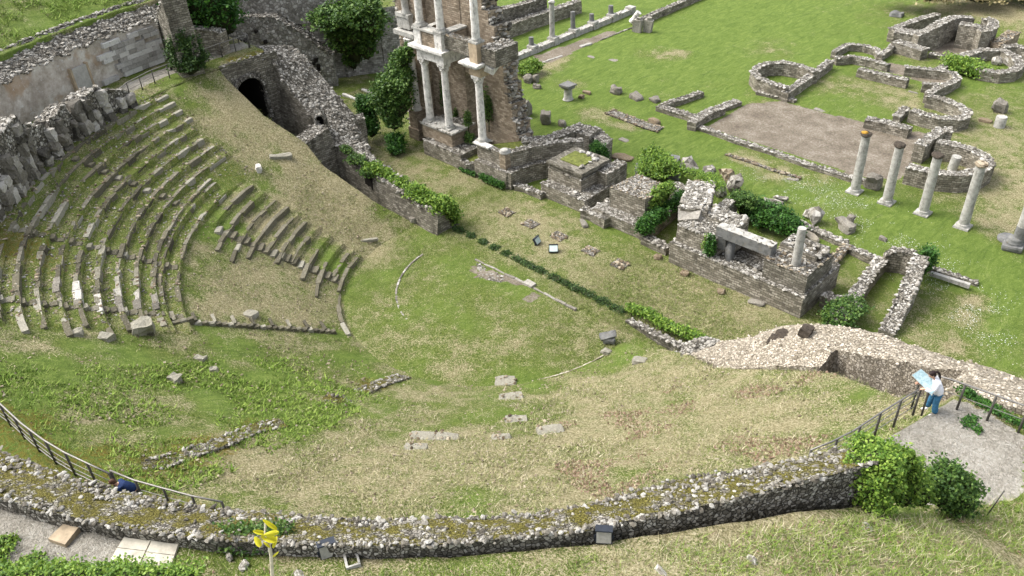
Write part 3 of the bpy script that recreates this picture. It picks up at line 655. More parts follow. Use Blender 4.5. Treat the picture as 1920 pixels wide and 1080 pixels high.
# ledges of flat stone set in the lower right slope
for (px, py, L, Wd, lab) in [(948, 716, 1.1, .9, 'mossy square ledge at the edge of the orchestra circle'), (958, 748, 1.3, .9, 'pale broken ledge just below the mossy square one'), (968, 790, 1.0, .7, 'small straw-strewn ledge third down the line of ledges'),
 (1033, 810, 1.1, .6, 'square tan ledge right of the line of ledges'), (940, 823, .8, .4, 'thin dark red ledge sunk in the grass'), (792, 822, 1.1, .6, 'left half of a pair of rusty brown ledge blocks'), (835, 824, 1.1, .6, 'right half of a pair of rusty brown ledge blocks'), (780, 842, 1.0, .45, 'greyish flat slab below the pair of rusty blocks')]:
    g = G(px, py); mb = MB(); mb.rough((g[0], g[1], g[2] - .03), (L, Wd, .30), atan2(g[1], g[0]) + pi / 2, 0, (0, 0), .12)
    C = [(g[0] + random.uniform(-.5, .5) * L, g[1] + random.uniform(-.5, .5) * Wd, g[2] + .13) for _ in range(14)]; rock_mb(mb, C, rng.uniform(.05, .16, 14), 1)
    tag(mb.build('ledge', [M['seat'], M['rockm']]), lab, 'stone ledge')
def kerb_line(name, label, pts, h, w, mat, n=14, cat='kerb', ln=.6, jag=.1, g0=True):
    """line of individual stones along world points"""
    mb = MB(); pts = [np.array(p[:2]) for p in pts]
    for a, b in zip(pts[:-1], pts[1:]):
        L = np.linalg.norm(b - a); k = max(1, int(L / ln))
        for i in range(k):
            c = a + (b - a) * (i + .5) / k + (rng.random(2) - .5) * jag; z = gz(c[0], c[1])
            mb.rough((c[0], c[1], z + h / 2 - .08), (L / k * 1.03, w * random.uniform(.8, 1.2), h), atan2(*(b - a)[::-1]), 0, (random.uniform(-.06, .06), random.uniform(-.08, .08)), min(.06, w * .3), 2)
    return tag(mb.build(name, [M[mat]]), label, cat)
arcpts = lambda r, a0, a1, n: [(r * cos(RD(a0 + (a1 - a0) * i / n)), r * sin(RD(a0 + (a1 - a0) * i / n))) for i in range(n + 1)]
kerb_line('kerb', 'thin pale inner arc of stone set in the orchestra lawn', arcpts(6.3, -173, -103, 22), .14, .12, 'rockp', ln=.3, jag=.02)
kerb_line('kerb', 'faint pale stone circle marking the near edge of the orchestra', arcpts(9.45, -110, -2, 60), .11, .07, 'rockc', ln=.25, jag=.02)
kerb_line('kerb', 'long straight white stone strip laid across the orchestra, joined by a square base', [P(890, 487), P(985, 533)], .16, .18, 'rockp', ln=.8, jag=.02)
kerb_line('kerb', 'second straight white stone strip running on towards the trench', [P(1000, 541), P(1082, 582)], .16, .18, 'rockp', ln=.8, jag=.02)
b0 = P(993, 535); mb = MB(); mb.box((b0[0], b0[1], .08), (.7, .45, .24), 0, 0, (0, 0), .05); tag(mb.build('square_block', [M['rockp']]), 'small square white base between the two white stone strips', 'stone')
mb = MB(); T = [np.array(P(*q, .03)) for q in ((893, 493), (948, 520), (940, 530), (900, 522))]; mb.patch(*T, 0, .3, .02, .03); rubble_top(mb, T, 40, (.06, .2), 1, False)
tag(mb.build('paving_fragment', [M['rubp'], M['rockp']]), 'patch of broken white marble paving beside the white strip', 'paving')
# ------------------------------------------------------------ curved ring wall in the foreground
def ringwall(name, label, a0, a1, ri, ro, zi, zo, zb_i, zb_o, mats, dens=26, n=None, cat='wall', sizes=(.06, .22), ringm=False):
    n = n or max(4, int((a1 - a0) * 31 * .0175 / .4)); mb = MB(); u = 0
    A = [RD(a0 + (a1 - a0) * i / n) for i in range(n + 1)]
    f = lambda v, a: v(math.degrees(a)) if callable(v) else v
    for i in range(n):
        a, b = A[i], A[i + 1]
        q = lambda r, an, z: np.array([f(r, an) * cos(an), f(r, an) * sin(an), f(z, an)])
        I0, I1, O0, O1 = q(ri, a, zi), q(ri, b, zi), q(ro, a, zo), q(ro, b, zo)
        u2 = u + np.linalg.norm(O1 - O0)
        mb.patch(q(ro, a, zb_o), q(ro, b, zb_o), O1, O0, 0, .35, .08, u0=u)
        mb.patch(q(ri, b, zb_i), q(ri, a, zb_i), I0, I1, 0, .35, .08, u0=u)
        mb.patch(I0, I1, O1, O0, 1, .22, .10, .05)
        if ringm:
            am_ = math.degrees((a + b) / 2); k = int(np.linalg.norm(O1 - O0) * 210); uu = rng.random((k, 1)); vv = rng.random(k)
            wide = .16 + .22 * (am_ > -38) + .14 * (am_ < -56) + .08 * sin(am_ * .9)                      # stone bands along both edges, moss between
            keep = (vv < wide) | (vv > .86 + .08 * sin(am_ * 1.7)) | (rng.random(k) < (.10 + .30 * (am_ > -36))); uu = uu[keep]; vv = vv[keep][:, None]
            C = (I0 * (1 - uu) + I1 * uu) * (1 - vv) + (O0 * (1 - uu) + O1 * uu) * vv + (rng.random((len(uu), 3)) - .5) * .06
            rock_mb(mb, C, .03 + .11 * rng.random(len(C)) ** 2.2, 2, .7)
        else: rubble_top(mb, [I0, I1, O1, O0], dens, sizes, 2, False)
        E = rng.random((5 if ringm else 7, 1)); C = np.concatenate([O0 * (1 - E) + O1 * E, I0 * (1 - E) + I1 * E]); C = C + (rng.random(C.shape) - .5) * .12
        rock_mb(mb, C, rng.uniform(.06, .15 if ringm else .3, len(C)), 2); u = u2
    for an in (A[0], A[-1]):
        mb.patch(q(ri, an, zb_i), q(ro, an, zb_o), q(ro, an, zo), q(ri, an, zi), 0, .3, .06)
    return tag(mb.build(name, mats), label, cat)
ringwall('ring_wall', 'long curved outer wall with mossy, rubble-strewn top sweeping across the foreground', -74, -25.4,
         lambda a: np.interp(a, [-74, -60, -40, -34, -25], [29.75, 29.85, 29.8, 29.35, 29.75]), lambda a: np.interp(a, [-74, -60, -40, -30, -25], [31.3, 31.25, 30.93, 30.7, 30.85]), 13.75, lambda a: 14.36, 10.0,
         11.0, [M['rubm'], M['ringtop'], M['rockr']], dens=0, ringm=True)
# upper left buttressed wall behind the seats
def buttressed(name, label, segs):
    mb = MB()
    for (a0, a1, ri, ro, zt0, zt1) in segs:
        A0, A1 = RD(a0), RD(a1)
        pts = [(ri * cos(A0), ri * sin(A0)), (ri * cos(A1), ri * sin(A1)), (ro * cos(A1), ro * sin(A1)), (ro * cos(A0), ro * sin(A0))]
        T = mb.block(pts, [zt0, zt1, zt1 - .2, zt0 - .2], 8.2, 1, 1, .3, .22, .08); rubble_top(mb, T, 16, (.08, .35), 2)
    # projecting slanting piers on the inner face
    for (a0, a1, ri, ro, zt0, zt1) in segs:
        a0_, a1_ = min(a0, a1), max(a0, a1); zt0, zt1 = (zt0, zt1) if a0 < a1 else (zt1, zt0); a0, a1 = a0_, a1_; a = a0 + .4
        while a < a1 - .3:
            am = RD(a); w_ = random.uniform(.32, .5); x, y = (ri - .08) * cos(am), (ri - .08) * sin(am); h = (zt0 + (zt1 - zt0) * (a - a0) / (a1 - a0)) - 8.5 - random.uniform(.1, .5)
            V = []
            h *= random.choice((.6, .8, .95, 1.0)); w_ *= random.uniform(.9, 2.0); zz = 8.4; rk = random.uniform(-.15, .15)
            while zz < 8.4 + h:
                bh = random.uniform(.3, .8); mb.rough((x + random.uniform(-.08, .08), y + random.uniform(-.08, .08), zz + bh / 2), (.65 * random.uniform(.8, 1.2), w_ * random.uniform(.75, 1.1), bh * 1.12), am + rk + random.uniform(-.12, .12), 0, (RD(random.uniform(-4, 4)), RD(random.uniform(-2, 6))), .24, 4, 9); zz += bh
            mb.sm = mb.sm; a += random.uniform(1.2, 3.2)
    return tag(mb.build(name, [M['rock'], M['rub'], M['rock']]), label, 'wall')
buttressed('buttressed_wall', 'dark buttressed ruined wall at the left edge, behind the outermost seat row', [(-118, -124, 26.1, 27.5, 11.3, 11.6), (-124, -130, 25.95, 27.5, 11.6, 12.0), (-130, -136, 25.95, 27.5, 12.2, 12.4), (-136, -140.5, 25.9, 27.3, 11.9, 10.9)])
buttressed('buttressed_wall', 'grey buttressed wall fragment with jagged top, between the left-edge wall and the path railing', [(-141.5, -145.5, 25.9, 27.0, 11.0, 11.3), (-145.5, -149, 25.9, 27.2, 10.6, 10.9), (-149, -152.5, 25.9, 27.2, 11.1, 11.1), (-152.5, -157.5, 25.9, 27.1, 10.9, 10.0)])
ringwall('retaining_wall', 'tall curved retaining wall of stained plaster with a rubble crest, top left', -176, -112, 30.7, 32.6, lambda a: 12.0 + .15 * sin(a * 2), lambda a: 13.1, 8.3, 8.5, [M['plas'], M['rub'], M['rock']], dens=20, sizes=(.08, .3))
# ashlar blocks facing at the right end of the retaining wall
mb = MB()
for j in range(8):
    a = -161.5 - (j % 2) * .4
    while a < -171 or a > -171.5:
        if a < -171: break
        L = random.uniform(.5, .9); am = RD(a - math.degrees(L / 61)); rr = 30.56 + random.uniform(-.02, .02)
        if random.random() > .06 + (.5 if a > -163.5 else 0): mb.box((rr * cos(am), rr * sin(am), 9.15 + j * .34), (.3, L * .98, .325), am, 0, (0, 0), .02)
        a -= math.degrees(L / 30.6)
M['ashw'] = m_rock('pale_ashlar', [(.2, (.22, .21, .19)), (.6, (.42, .405, .38)), (.95, (.60, .59, .56))], lich=.2)
tag(mb.build('ashlar_facing', [M['ashw']]), 'whitish coursed ashlar facing on the right part of the stained retaining wall', 'wall')
am = RD(-158.6); mb = MB(); mb.box((30.6 * cos(am), 30.6 * sin(am), 9.85), (.3, 1.25, 2.1), am, 0)
for s_ in (-1, 1): mb.box((30.58 * cos(am) - s_ * .7 * sin(am) * 1, 30.58 * sin(am) + s_ * .7 * cos(am), 9.9), (.34, .16, 2.2), am, 1)
tag(mb.build('blocked_doorway', [M['conc'], M['slab']]), 'grey walled-up doorway in the stained plaster wall', 'doorway')
# ------------------------------------------------------------ surfaces given by a table of cross sections
def section_mass(name, label, table, v0, v1, mats, step=.3, amp=.14, dens=10, sizes=(.08, .3), zcut=None, cat='rubble wall', side=None):
    """table: list of (u, [(v, z), ...]); height surface z(u,v) between v0 and v1"""
    us = np.arange(table[0][0], table[-1][0] + .01, step); vs = np.arange(v0, v1 + .01, step)
    X, Y = np.meshgrid(us, vs); Z = np.zeros_like(X)
    tu = [t[0] for t in table]
    prof = np.array([np.interp(vs, [q[0] for q in t[1]], [q[1] for q in t[1]]) for t in table])
    for j in range(len(vs)): Z[j] = np.interp(us, tu, prof[:, j])
    if zcut is not None: Z = zcut(X, Y, Z)
    Q = np.stack([X, Y, Z], -1); Q = disp(Q, amp, 1.1); Q[..., 2] += (rng.random(Z.shape) - .5) * .08
    V = Q.reshape(-1, 3); h, w = X.shape; mb = MB(); Fc = []; UV = []; mm = []
    for j in range(h - 1):
        for i in range(w - 1):
            f = (j * w + i, j * w + i + 1, (j + 1) * w + i + 1, (j + 1) * w + i); zz = [Z.flat[q] for q in f]
            Fc.append(f); mm.append(0 if max(zz) - min(zz) > step * 1.8 else 1)
    F0 = [f for f, k in zip(Fc, mm) if k == 0]; F1 = [f for f, k in zip(Fc, mm) if k == 1]
    mb.add(V, F0 + F1, 1, [[(V[q][0] + V[q][1], V[q][2]) for q in f] for f in F0 + F1])
    for i in range(len(F0)): mb.m[i] = 0
    # vertical closing skirts
    for row in (Q[0], Q[-1], Q[:, 0], Q[:, -1]):
        k = len(row); B = row.copy(); B[:, 2] = -.1
        mb.add(np.concatenate([row, B]), [(i, i + 1, k + i + 1, k + i) for i in range(k - 1)], 0)
    ok = (Z[1:-1, 1:-1] > .3); C = Q[1:-1, 1:-1][ok]; k = int(len(C) * step * step * dens)
    if k:
        C = C[rng.integers(0, len(C), k)] + (rng.random((k, 3)) - .5) * np.array([step, step, .05]); rock_mb(mb, C, sizes[0] + (sizes[1] - sizes[0]) * rng.random(k) ** 2, 2, .8)
    return tag(mb.build(name, mats), label, cat)
tR = [(14.6, [(-1.4, 2.7), (0, 2.8), (1, 2.2), (1.5, 1.2), (1.9, -.1)]), (15.6, [(-1.9, 3.3), (0, 3.4), (1.2, 3.0), (1.7, 2.3), (2.0, -.1)]), (17, [(-2.6, 4.1), (-.5, 4.5), (1, 4.1), (1.7, 3.5), (2.2, -.1)]), (18.2, [(-2.6, 4.8), (-.5, 5.3), (1, 5.3), (1.8, 4.6), (2.3, -.1)]),
      (19.2, [(-2.6, 5.3), (-.5, 6.0), (1, 6.1), (1.9, 5.4), (2.4, -.1)]), (21, [(-2.8, 6.4), (-.5, 6.9), (1, 6.8), (1.9, 6.2), (2.4, -.1)]), (23, [(-3.2, 7.6), (-.5, 7.5), (1, 7.25), (2, 6.6), (2.5, -.1)]), (25.8, [(-4.0, 8.8), (-1, 8.4), (1, 7.5), (2, 6.9), (2.5, -.1)]),
      (27, [(-4.4, 10.3), (-3.6, 10.0), (-1, 8.9), (1, 7.7), (2, 7.1), (2.5, -.1)]), (29, [(-4.4, 10.9), (-3.8, 10.7), (-2, 9.7), (0, 8.4), (1, 7.8), (2, 7.2), (2.5, -.1)]), (36, [(-4.4, 11.0), (-3.8, 10.8), (-2, 9.8), (0, 8.5), (1, 7.9), (2, 7.3), (2.5, -.1)])]
def cutR(X, Y, Z):
    edge = vedge(X); Z = np.where(Y < edge + .0, np.minimum(Z, np.where(X < 27, -.1, Z)), Z)
    pit = (X > 21.9) & (X < 26.6) & (Y < -1.15) & (Y > edge - .3); return np.where(pit, 2.6, Z)
section_mass('vault_wall', 'cream rubble vault of the right side passage, curving across the right of the picture', tR, -4.6, 2.5, [M['rubc'], M['rubc'], M['rockc']], .2, .18, 11, (.05, .15), cutR)
g = (14.2, .2, 0)
section_mass('rubble_lump', 'dark grey rubble lump where the ivy trench wall meets the cream vault', [(13.2, [(-.9, .3), (.5, .6), (1.6, .3), (2.2, -.1)]), (13.7, [(-1.0, 1.6), (.3, 2.2), (1.6, 1.9), (2.4, .2)]), (14.4, [(-1.2, 2.7), (.3, 3.0), (1.5, 2.3), (2.4, .2)]), (15.4, [(-1.2, 2.6), (.3, 3.2), (1.5, 2.6), (2.4, .2)])], -1.2, 2.4, [M['rub'], M['rub'], M['rock']], .2, .2, 30, (.1, .25))
for (px, py, z, s, w_) in [(1447, 646, 5.35, .55, 'leftmost'), (1457, 637, 5.65, .5, 'second'), (1469, 630, 5.8, .6, 'third'), (1512, 618, 6.75, .5, 'rightmost')]:
    p = P(px, py, z); mb = MB(); mb.rough((p[0], p[1], z - .1), (s * 1.3, s, s * .9), random.uniform(0, 3), 0, (.2, .1)); tag(mb.build('dark_stone', [M['capd']]), '%s of the four dark square stones bedded along the crest of the cream vault' % w_, 'stone', 'dark stones on the cream vault')
# left passage: long rubble wall
tL = [(-28, [(1.5, 9.0), (3, 8.6), (5, 8.0), (6.2, -.1)]), (-25.6, [(1.7, 8.3), (1.9, 8.2), (3, 7.9), (5, 7.2), (6.2, -.1)]), (-23.8, [(1.7, 6.3), (3, 6.4), (5, 6.0), (6.0, -.1)]), (-22, [(1.7, 5.2), (3, 5.3), (5, 4.9), (5.8, -.1)]), (-20.4, [(1.7, 4.3), (3, 4.6), (5, 4.0), (5.6, -.1)]),
      (-19, [(1.7, 3.5), (3, 3.8), (4.4, 3.1), (5.0, -.1)]), (-17, [(1.7, 2.9), (3.2, 3.0), (3.9, -.1)]), (-14, [(1.7, 2.3), (3.0, 2.4), (3.6, -.1)]), (-10, [(1.7, 1.8), (2.9, 1.8), (3.4, -.1)]), (-7.2, [(1.7, 1.55), (2.8, 1.5), (3.3, -.1)])]
def cutL(X, Y, Z): 
    Z = np.where(Y < 1.65, -.1, Z); fill = (X > -20.3) & (X < -18.6) & (Y < 1.65) & (Y > vedge(X) - .4); return np.where(fill, 4.3 + .2 * (Y + 1), Z)
section_mass('passage_wall', 'long grey rubble wall of the left passage, falling away from the dark arch', tL, -2.2, 6.2, [M['masd'], M['rub'], M['rock']], .3, .18, 12, (.1, .32), cutL)
# vault mouth: arch ring, barrel behind painted near-black for its inner shade
def arch(name, label, c, rz, wd, h, depth, ring, mats, cat='arch', tilt=0):
    e = empty(name, c, label, cat); mb = MB(); n = 12; prof = [(-wd / 2, -h)] + [(-wd / 2 * cos(pi * k / n), wd / 2 * sin(pi * k / n)) for k in range(n + 1)] + [(wd / 2, -h)]
    V = [(x, 0, z) for x, z in prof] + [(x, depth, z) for x, z in prof]; k = len(prof)
    mb.add(V, [(i, i + 1, k + i + 1, k + i) for i in range(k - 1)] + [tuple(range(k, 2 * k))], 0)
    V2 = [(x, .0, z) for x, z in prof] + [(x * 1.12, .0, z * 1.1 + (.05 if z > 0 else 0)) for x, z in prof] + [(x, .5, z) for x, z in prof] + [(x * 1.12, .5, z * 1.1) for x, z in prof]
    o1 = mb.build('barrel', mats[0], e); mb = MB()
    for q in range(n):
        am = pi * (q + .5) / n; mb.box((-(wd / 2 + ring / 2) * cos(am), -.03, (wd / 2 + ring / 2) * sin(am)), (ring, .45, wd / 2 * pi / n * 1.05), 0, 0, (0, am), .06)
    for s_ in (-1, 1):
        z = -.2
        while z > -h: mb.box((s_ * (wd / 2 + ring / 2), -.03, z), (ring, .45, .36), 0, 0, (0, 0), .06); z -= .4
    tp = wd / 2 + .3
    for k in range(n):
        (xa, za), (xb, zb) = prof[k + 1], prof[k + 2]; V = [(xa, .06, za), (xb, .06, zb), (xb, .06, tp), (xa, .06, tp)]; mb.add(V, [(0, 1, 2, 3)])
    mb.build('voussoirs', mats[1], e); e.rotation_euler = (tilt, 0, rz); return e
arch('vault_mouth', 'dark arched mouth of the vaulted passage at the top of the seating slope', (-25.55, -.7, 6.45), pi / 2, 2.35, 6.3, 12, .24, [M['void'], M['rub']])
arch('niche', 'small narrow arched niche in the grey rubble of the passage wall', P(601, 222, 5.15), RD(38), .62, 1.5, .5, .12, [M['void'], M['rock']], 'niche')
# facade around the vault mouth
mb = MB()
for (y0, y1, zt, zb) in ((-4.2, -2.45, 8.75, 6.2), (1.05, 2.3, 8.9, -.1), (-2.45, -1.9, 8.5, -.1), (.5, 1.05, 8.5, -.1), (-2.45, 1.05, 8.95, 7.75)):
    T = mb.block([(-26.1, y0), (-25.62, y0), (-25.62, y1), (-26.1, y1)], zt, zb, 0, 1, .3, .12, .06); rubble_top(mb, T, 12, (.1, .3), 2)
tag(mb.build('passage_wall', [M['masd'], M['rubm'], M['rock']]), 'ruined stone front wall around the dark arched passage mouth', 'wall')
# square doorway in the lower part of the passage wall, its shade painted as a dark box
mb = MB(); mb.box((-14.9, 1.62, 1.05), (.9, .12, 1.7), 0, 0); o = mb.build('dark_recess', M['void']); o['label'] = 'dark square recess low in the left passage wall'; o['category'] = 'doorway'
# pier beside the passage
mb = MB(); T = mb.block([P(646, 222, 2.9)[:2], P(678, 212, 2.9)[:2], P(684, 221, 2.9)[:2], P(652, 232, 2.9)[:2]], 2.9, 0, 0, 1, .3, .07); rubble_top(mb, T, 12)
tag(mb.build('pier', [M['mas'], M['rub'], M['rock']]), 'upright square masonry pier next to the bright-topped ivy by the passage', 'pier')
# ruined column drums leaning against the passage wall
dr = empty('drum_heap', P(780, 385, .2), 'heap of broken fluted drums and blocks leaning against the low end of the passage wall', 'stone heap')
for (px, py, s, hh) in [(720, 372, .55, .8), (735, 378, .5, .9), (752, 388, .6, .9), (770, 392, .5, 1.1), (785, 405, .8, .9), (800, 412, .5, .9), (812, 420, .45, .6), (775, 412, .6, .5), (745, 392, .6, .4)]:
    p = P(px, py, .3); mb = MB(); mb.lathe((p[0], p[1], 0), [(s * .42, -.05), (s * .5, .1), (s * .46, hh * .6), (s * .5, hh)], 9, 0, (random.uniform(-.25, .25), random.uniform(-.1, .35), 1), .16, False); par(mb.build('broken_drum', M['rock']), dr)
# ------------------------------------------------------------ generic ruin pieces on the lawns
def pxblock(mb, q, zt, zb=0, rub=14, m=(0, 1, 2), amp=.06, sizes=(.08, .28), step=.35):
    T = mb.block([P2(x, y, zt) for x, y in q], zt, zb, m[0], m[1], step, amp, .05)
    if rub: rubble_top(mb, T, rub, sizes, m[2])
    return T
def wallpath(mb, pts, th, zb=0, rub=14, ms=(0, 1, 2), amp=.07, sizes=(.08, .26), jag=.1, step=.3):
    """pts: (x,y,ztop) centre line"""
    pts = [np.array(p, float) for p in pts]; n = len(pts); nr = []
    for i in range(n):
        t = pts[min(i + 1, n - 1)][:2] - pts[max(i - 1, 0)][:2]; t = t / (np.linalg.norm(t) + 1e-9); nr.append(np.array([-t[1], t[0]]))
    L = [np.array([*(p[:2] + q * th / 2), p[2]]) for p, q in zip(pts, nr)]; R = [np.array([*(p[:2] - q * th / 2), p[2]]) for p, q in zip(pts, nr)]
    dn = lambda p: np.array([p[0], p[1], zb]); u = 0
    for i in range(n - 1):
        a, b, c, d = L[i], L[i + 1], R[i + 1], R[i]
        u2 = u + np.linalg.norm(b - a)
        mb.patch(dn(d), dn(c), c, d, ms[0], step, amp, u0=u); mb.patch(dn(b), dn(a), a, b, ms[0], step, amp, u0=u)
        mb.patch(d, c, b, a, ms[1], step * .8, amp, .06)
        if rub: rubble_top(mb, [d, c, b, a], rub, sizes, ms[2], False); E = rng.random((int(np.linalg.norm(b - a) * 5) + 1, 1)); rock_mb(mb, np.concatenate([a * (1 - E) + b * E, d * (1 - E) + c * E]), rng.uniform(sizes[0], sizes[1], 2 * len(E)), ms[2])
        u = u2
    mb.patch(dn(L[0]), dn(R[0]), R[0], L[0], ms[0], step, amp); mb.patch(dn(R[-1]), dn(L[-1]), L[-1], R[-1], ms[0], step, amp)
def pxwall(name, label, pxs, z, th, mats=None, zb=0, rub=14, cat='ruined wall', group=None, **k):
    mb = MB(); zz = z if hasattr(z, '__len__') else [z] * len(pxs)
    wallpath(mb, [P(x, y, h) for (x, y), h in zip(pxs, zz)], th, zb - .15, rub, **k)
    return tag(mb.build(name, mats or MW), label, cat, group)
def mosskerb(label, pxs, th, h):
    mb = MB(); pts = []
    for x, y in pxs:
        g = G(x, y); pts.append((g[0], g[1], g[2] + h))
    wallpath(mb, pts, th, min(t[2] for t in pts) - h - .5, 15, (0, 1, 2), .16, (.05, .2)); return tag(mb.build('mossy_kerb', [M['rub'], M['ringtop'], M['rockr']]), label, 'kerb')
mosskerb('long mossy kerb of ruined stones low on the near left slope', ((268, 873), (300, 872), (360, 852), (420, 832), (480, 806), (530, 797)), .75, .10)
mosskerb('short mossy kerb near the orchestra circle, right of the weeds', ((678, 737), (710, 722), (760, 706)), .7, .09)
mosskerb('low brown lump of ruined kerb left of the short mossy one', ((606, 748), (630, 755), (655, 750)), .8, .08)
MW = [M['mas'], M['rub'], M['rock']]; MP = [M['mas'], M['rubp'], M['rockp']]
# ------------------------------------------------------------ stage building, left tower
def rect(mb, u0, u1, v0, v1, zt, zb, rub=0, m=(0, 1, 2), amp=.05, sizes=(.08, .28)):
    T = mb.block([(u0, v0), (u1, v0), (u1, v1), (u0, v1)], zt, zb, m[0], m[1], .35, amp, .04)
    if rub: rubble_top(mb, T, rub, sizes, m[2])
    return T
BR = [M['brn'], M['rub'], M['rock'], M['masd']]
sw = empty('stage_wall', (-15, 12.8, 0), 'tall brown ashlar wall of the stage building rising behind the white columns', 'stage wall')
def part(name, fn, mats, root):
    mb = MB(); fn(mb); return par(mb.build(name, mats), root)
def _main(mb):
    z0, zt = 0, 16
    rect(mb, -22.0, -15.9, 12.6, 13.9, zt, 0, 6)
    rect(mb, -15.9, -14.3, 12.65, 13.9, 16, 6.3, 0)                       # above the doorway
    # right part with stepped ragged edge
    ed = [(0, -9.9), (1.4, -10.1), (2.6, -10.3), (3.6, -10.6), (5, -11.05), (6.4, -11.4), (8, -11.75), (9.4, -12.0), (10.6, -12.5), (11.6, -13.2), (13, -13.7), (16, -14.1)]
    for (za, ua), (zb, ub) in zip(ed[:-1], ed[1:]):
        um = (ua + ub) / 2; T = mb.block([(-14.3, 12.6), (um, 12.6), (um + .15, 14.0), (-14.3, 14.0)], zb, za - .02, 0, 1, .35, .05, .04)
        # rubble broken edge
        k = int((zb - za) * 34); C = np.stack([um + .06 + (rng.random(k) - .5) * .3 + (0), 12.65 + rng.random(k) * 1.35, za + rng.random(k) * (zb - za)], -1); rock_mb(mb, C, rng.uniform(.15, .45, k), 2)
part('main_wall', _main, BR, sw)
def _side(mb):
    rect(mb, -22.4, -19.9, 11.6, 12.58, 15, 0, 0)
    k = 260; C = np.stack([-22.4 + (rng.random(k) - .5) * .3, 11.5 + rng.random(k) * 1.2, rng.random(k) * 15], -1); rock_mb(mb, C, rng.uniform(.15, .4, k), 2)
part('side_pier', _side, BR, sw)
def _ledge(mb):
    rect(mb, -22.2, -19.7, 10.9, 11.8, 8.95, 8.6, 0, (3, 1, 2)); rect(mb, -21.9, -20.4, 11.2, 11.7, 9.1, 10.0, 0, (3, 1, 2)); rect(mb, -21.9, -20.3, 11.1, 11.8, 10.3, 10.0, 0, (3, 1, 2))
part('cornice_ledge', _ledge, [M['conc'], M['conc'], M['rock'], M['colg']], sw)
part('pilaster', lambda mb: (mb.lathe((-20.5, 11.1, 2.5), [(.42, 0), (.44, .12), (.34, .25), (.31, 2.4), (.30, 5.4), (.38, 5.6), (.46, 6.0)], 14), mb.box((-20.5, 11.1, 1.25), (1.0, 1.0, 2.5), 0, 1), mb.box((-20.5, 11.1, .5), (1.3, 1.3, 1.0), 0, 1)), [M['marble'], M['brn']], sw)
part('upper_pilaster', lambda mb: (mb.lathe((-20.9, 11.4, 10.3), [(.40, 0), (.38, .15), (.28, .3), (.30, 1.1), (.36, 1.2)], 12),), [M['colg']], sw)
part('back_terrace', lambda mb: (wallpath(mb, [P(978, 262, 2.4), P(1000, 262, 2.3), P(1030, 257, 2.3), P(1062, 246, 2.4), P(1085, 238, 2.5)], .9, 0, 14), pxblock(mb, [(1060, 243), (1082, 230), (1125, 240), (1105, 256)], 2.3, 0, 16), pxblock(mb, [(1105, 250), (1125, 240), (1148, 262), (1130, 275)], 2.0, 0, 10)), MW, sw)
pa = empty('stage_podium', (-16, 10.5, 0), 'two-stepped stone podium carrying the pair of white columns', 'podium')
part('base', lambda mb: rect(mb, -17.7, -13.2, 9.15, 12.5, 1.3, -.15, 4), [M['mas'], M['rub'], M['rock']], pa)
part('pedestal', lambda mb: rect(mb, -18.3, -14.75, 9.72, 12.5, 2.38, 1.25), [M['brn'], M['rub'], M['rock']], pa)
part('coping', lambda mb: rect(mb, -18.4, -14.6, 9.62, 11.3, 2.5, 2.36, 3), [M['colg'], M['colg'], M['rock']], pa)
part('low_wall', lambda mb: wallpath(mb, [(-13.2, 9.3, .95), (-12.6, 9.25, .8), (-11.9, 9.9, .9), (-11.5, 9.4, 1.3)], .5, -.1, 12), MW, pa)
part('inner_turf_fill', lambda mb: rect(mb, -13.25, -11.2, 9.6, 12.6, .8, -.1), [M['mas'], M['mturf'], M['rock']], pa)
pb = empty('stage_podium', (-10, 11, 0), 'angular stone podium of the single white column, with a wall curving away from its corner', 'podium')
cr = P2(945, 292, 2.6); c0 = P2(890, 269, 2.6)
curve = [(945, 292), (970, 281), (1000, 272), (1035, 266), (1062, 263), (1094, 263)]
part('base', lambda mb: (mb.block([(-11.7, 9.2), (-8.3, 9.2), (-8.3, 12.5), (-11.7, 12.5)], 1.4, -.15, 0, 1, .35, .06, .04), wallpath(mb, [(-8.35, 9.3, 1.38)] + [(*(np.array(P2(x, y, 2.6)) + np.array([.18, -.35])), 1.38) for x, y in curve[1:]], .8, -.1, 5)), MW, pb)
part('upper_wall', lambda mb: (mb.block([(-11.9, 9.75), (-8.9, 9.75), (-8.9, 10.25), (-11.9, 10.25)], 2.5, 1.38, 0, 1, .3, .04, .03), wallpath(mb, [(-9.1, 9.85, 2.6)] + [P(x, y, 2.62) for x, y in curve[1:]], .55, 1.2, 4)), MW, pb)
part('corner_pillar', lambda mb: (mb.box((-8.95, 9.85, 2.0), (.62, .62, 1.25), 0, 0), mb.lathe((-8.95, 9.85, 2.62), [(.42, 0), (.44, .1), (.3, .14), (.36, .22), (.22, .28)], 16, 1)), [M['brn'], M['colg']], pb)
part('coping', lambda mb: mb.box((-11.3, 9.85, 2.56), (1.7, .6, .12), 0, 0, (0, 0), .03), [M['marble']], pb)
part('turf_fill', lambda mb: mb.block([(-11.9, 10.2), (-8.9, 10.2), P2(1062, 258, 2.2), P2(985, 262, 2.2)], 2.15, .2, 0, 1, .3, .05, .1), [M['mas'], M['mturf']], pb)
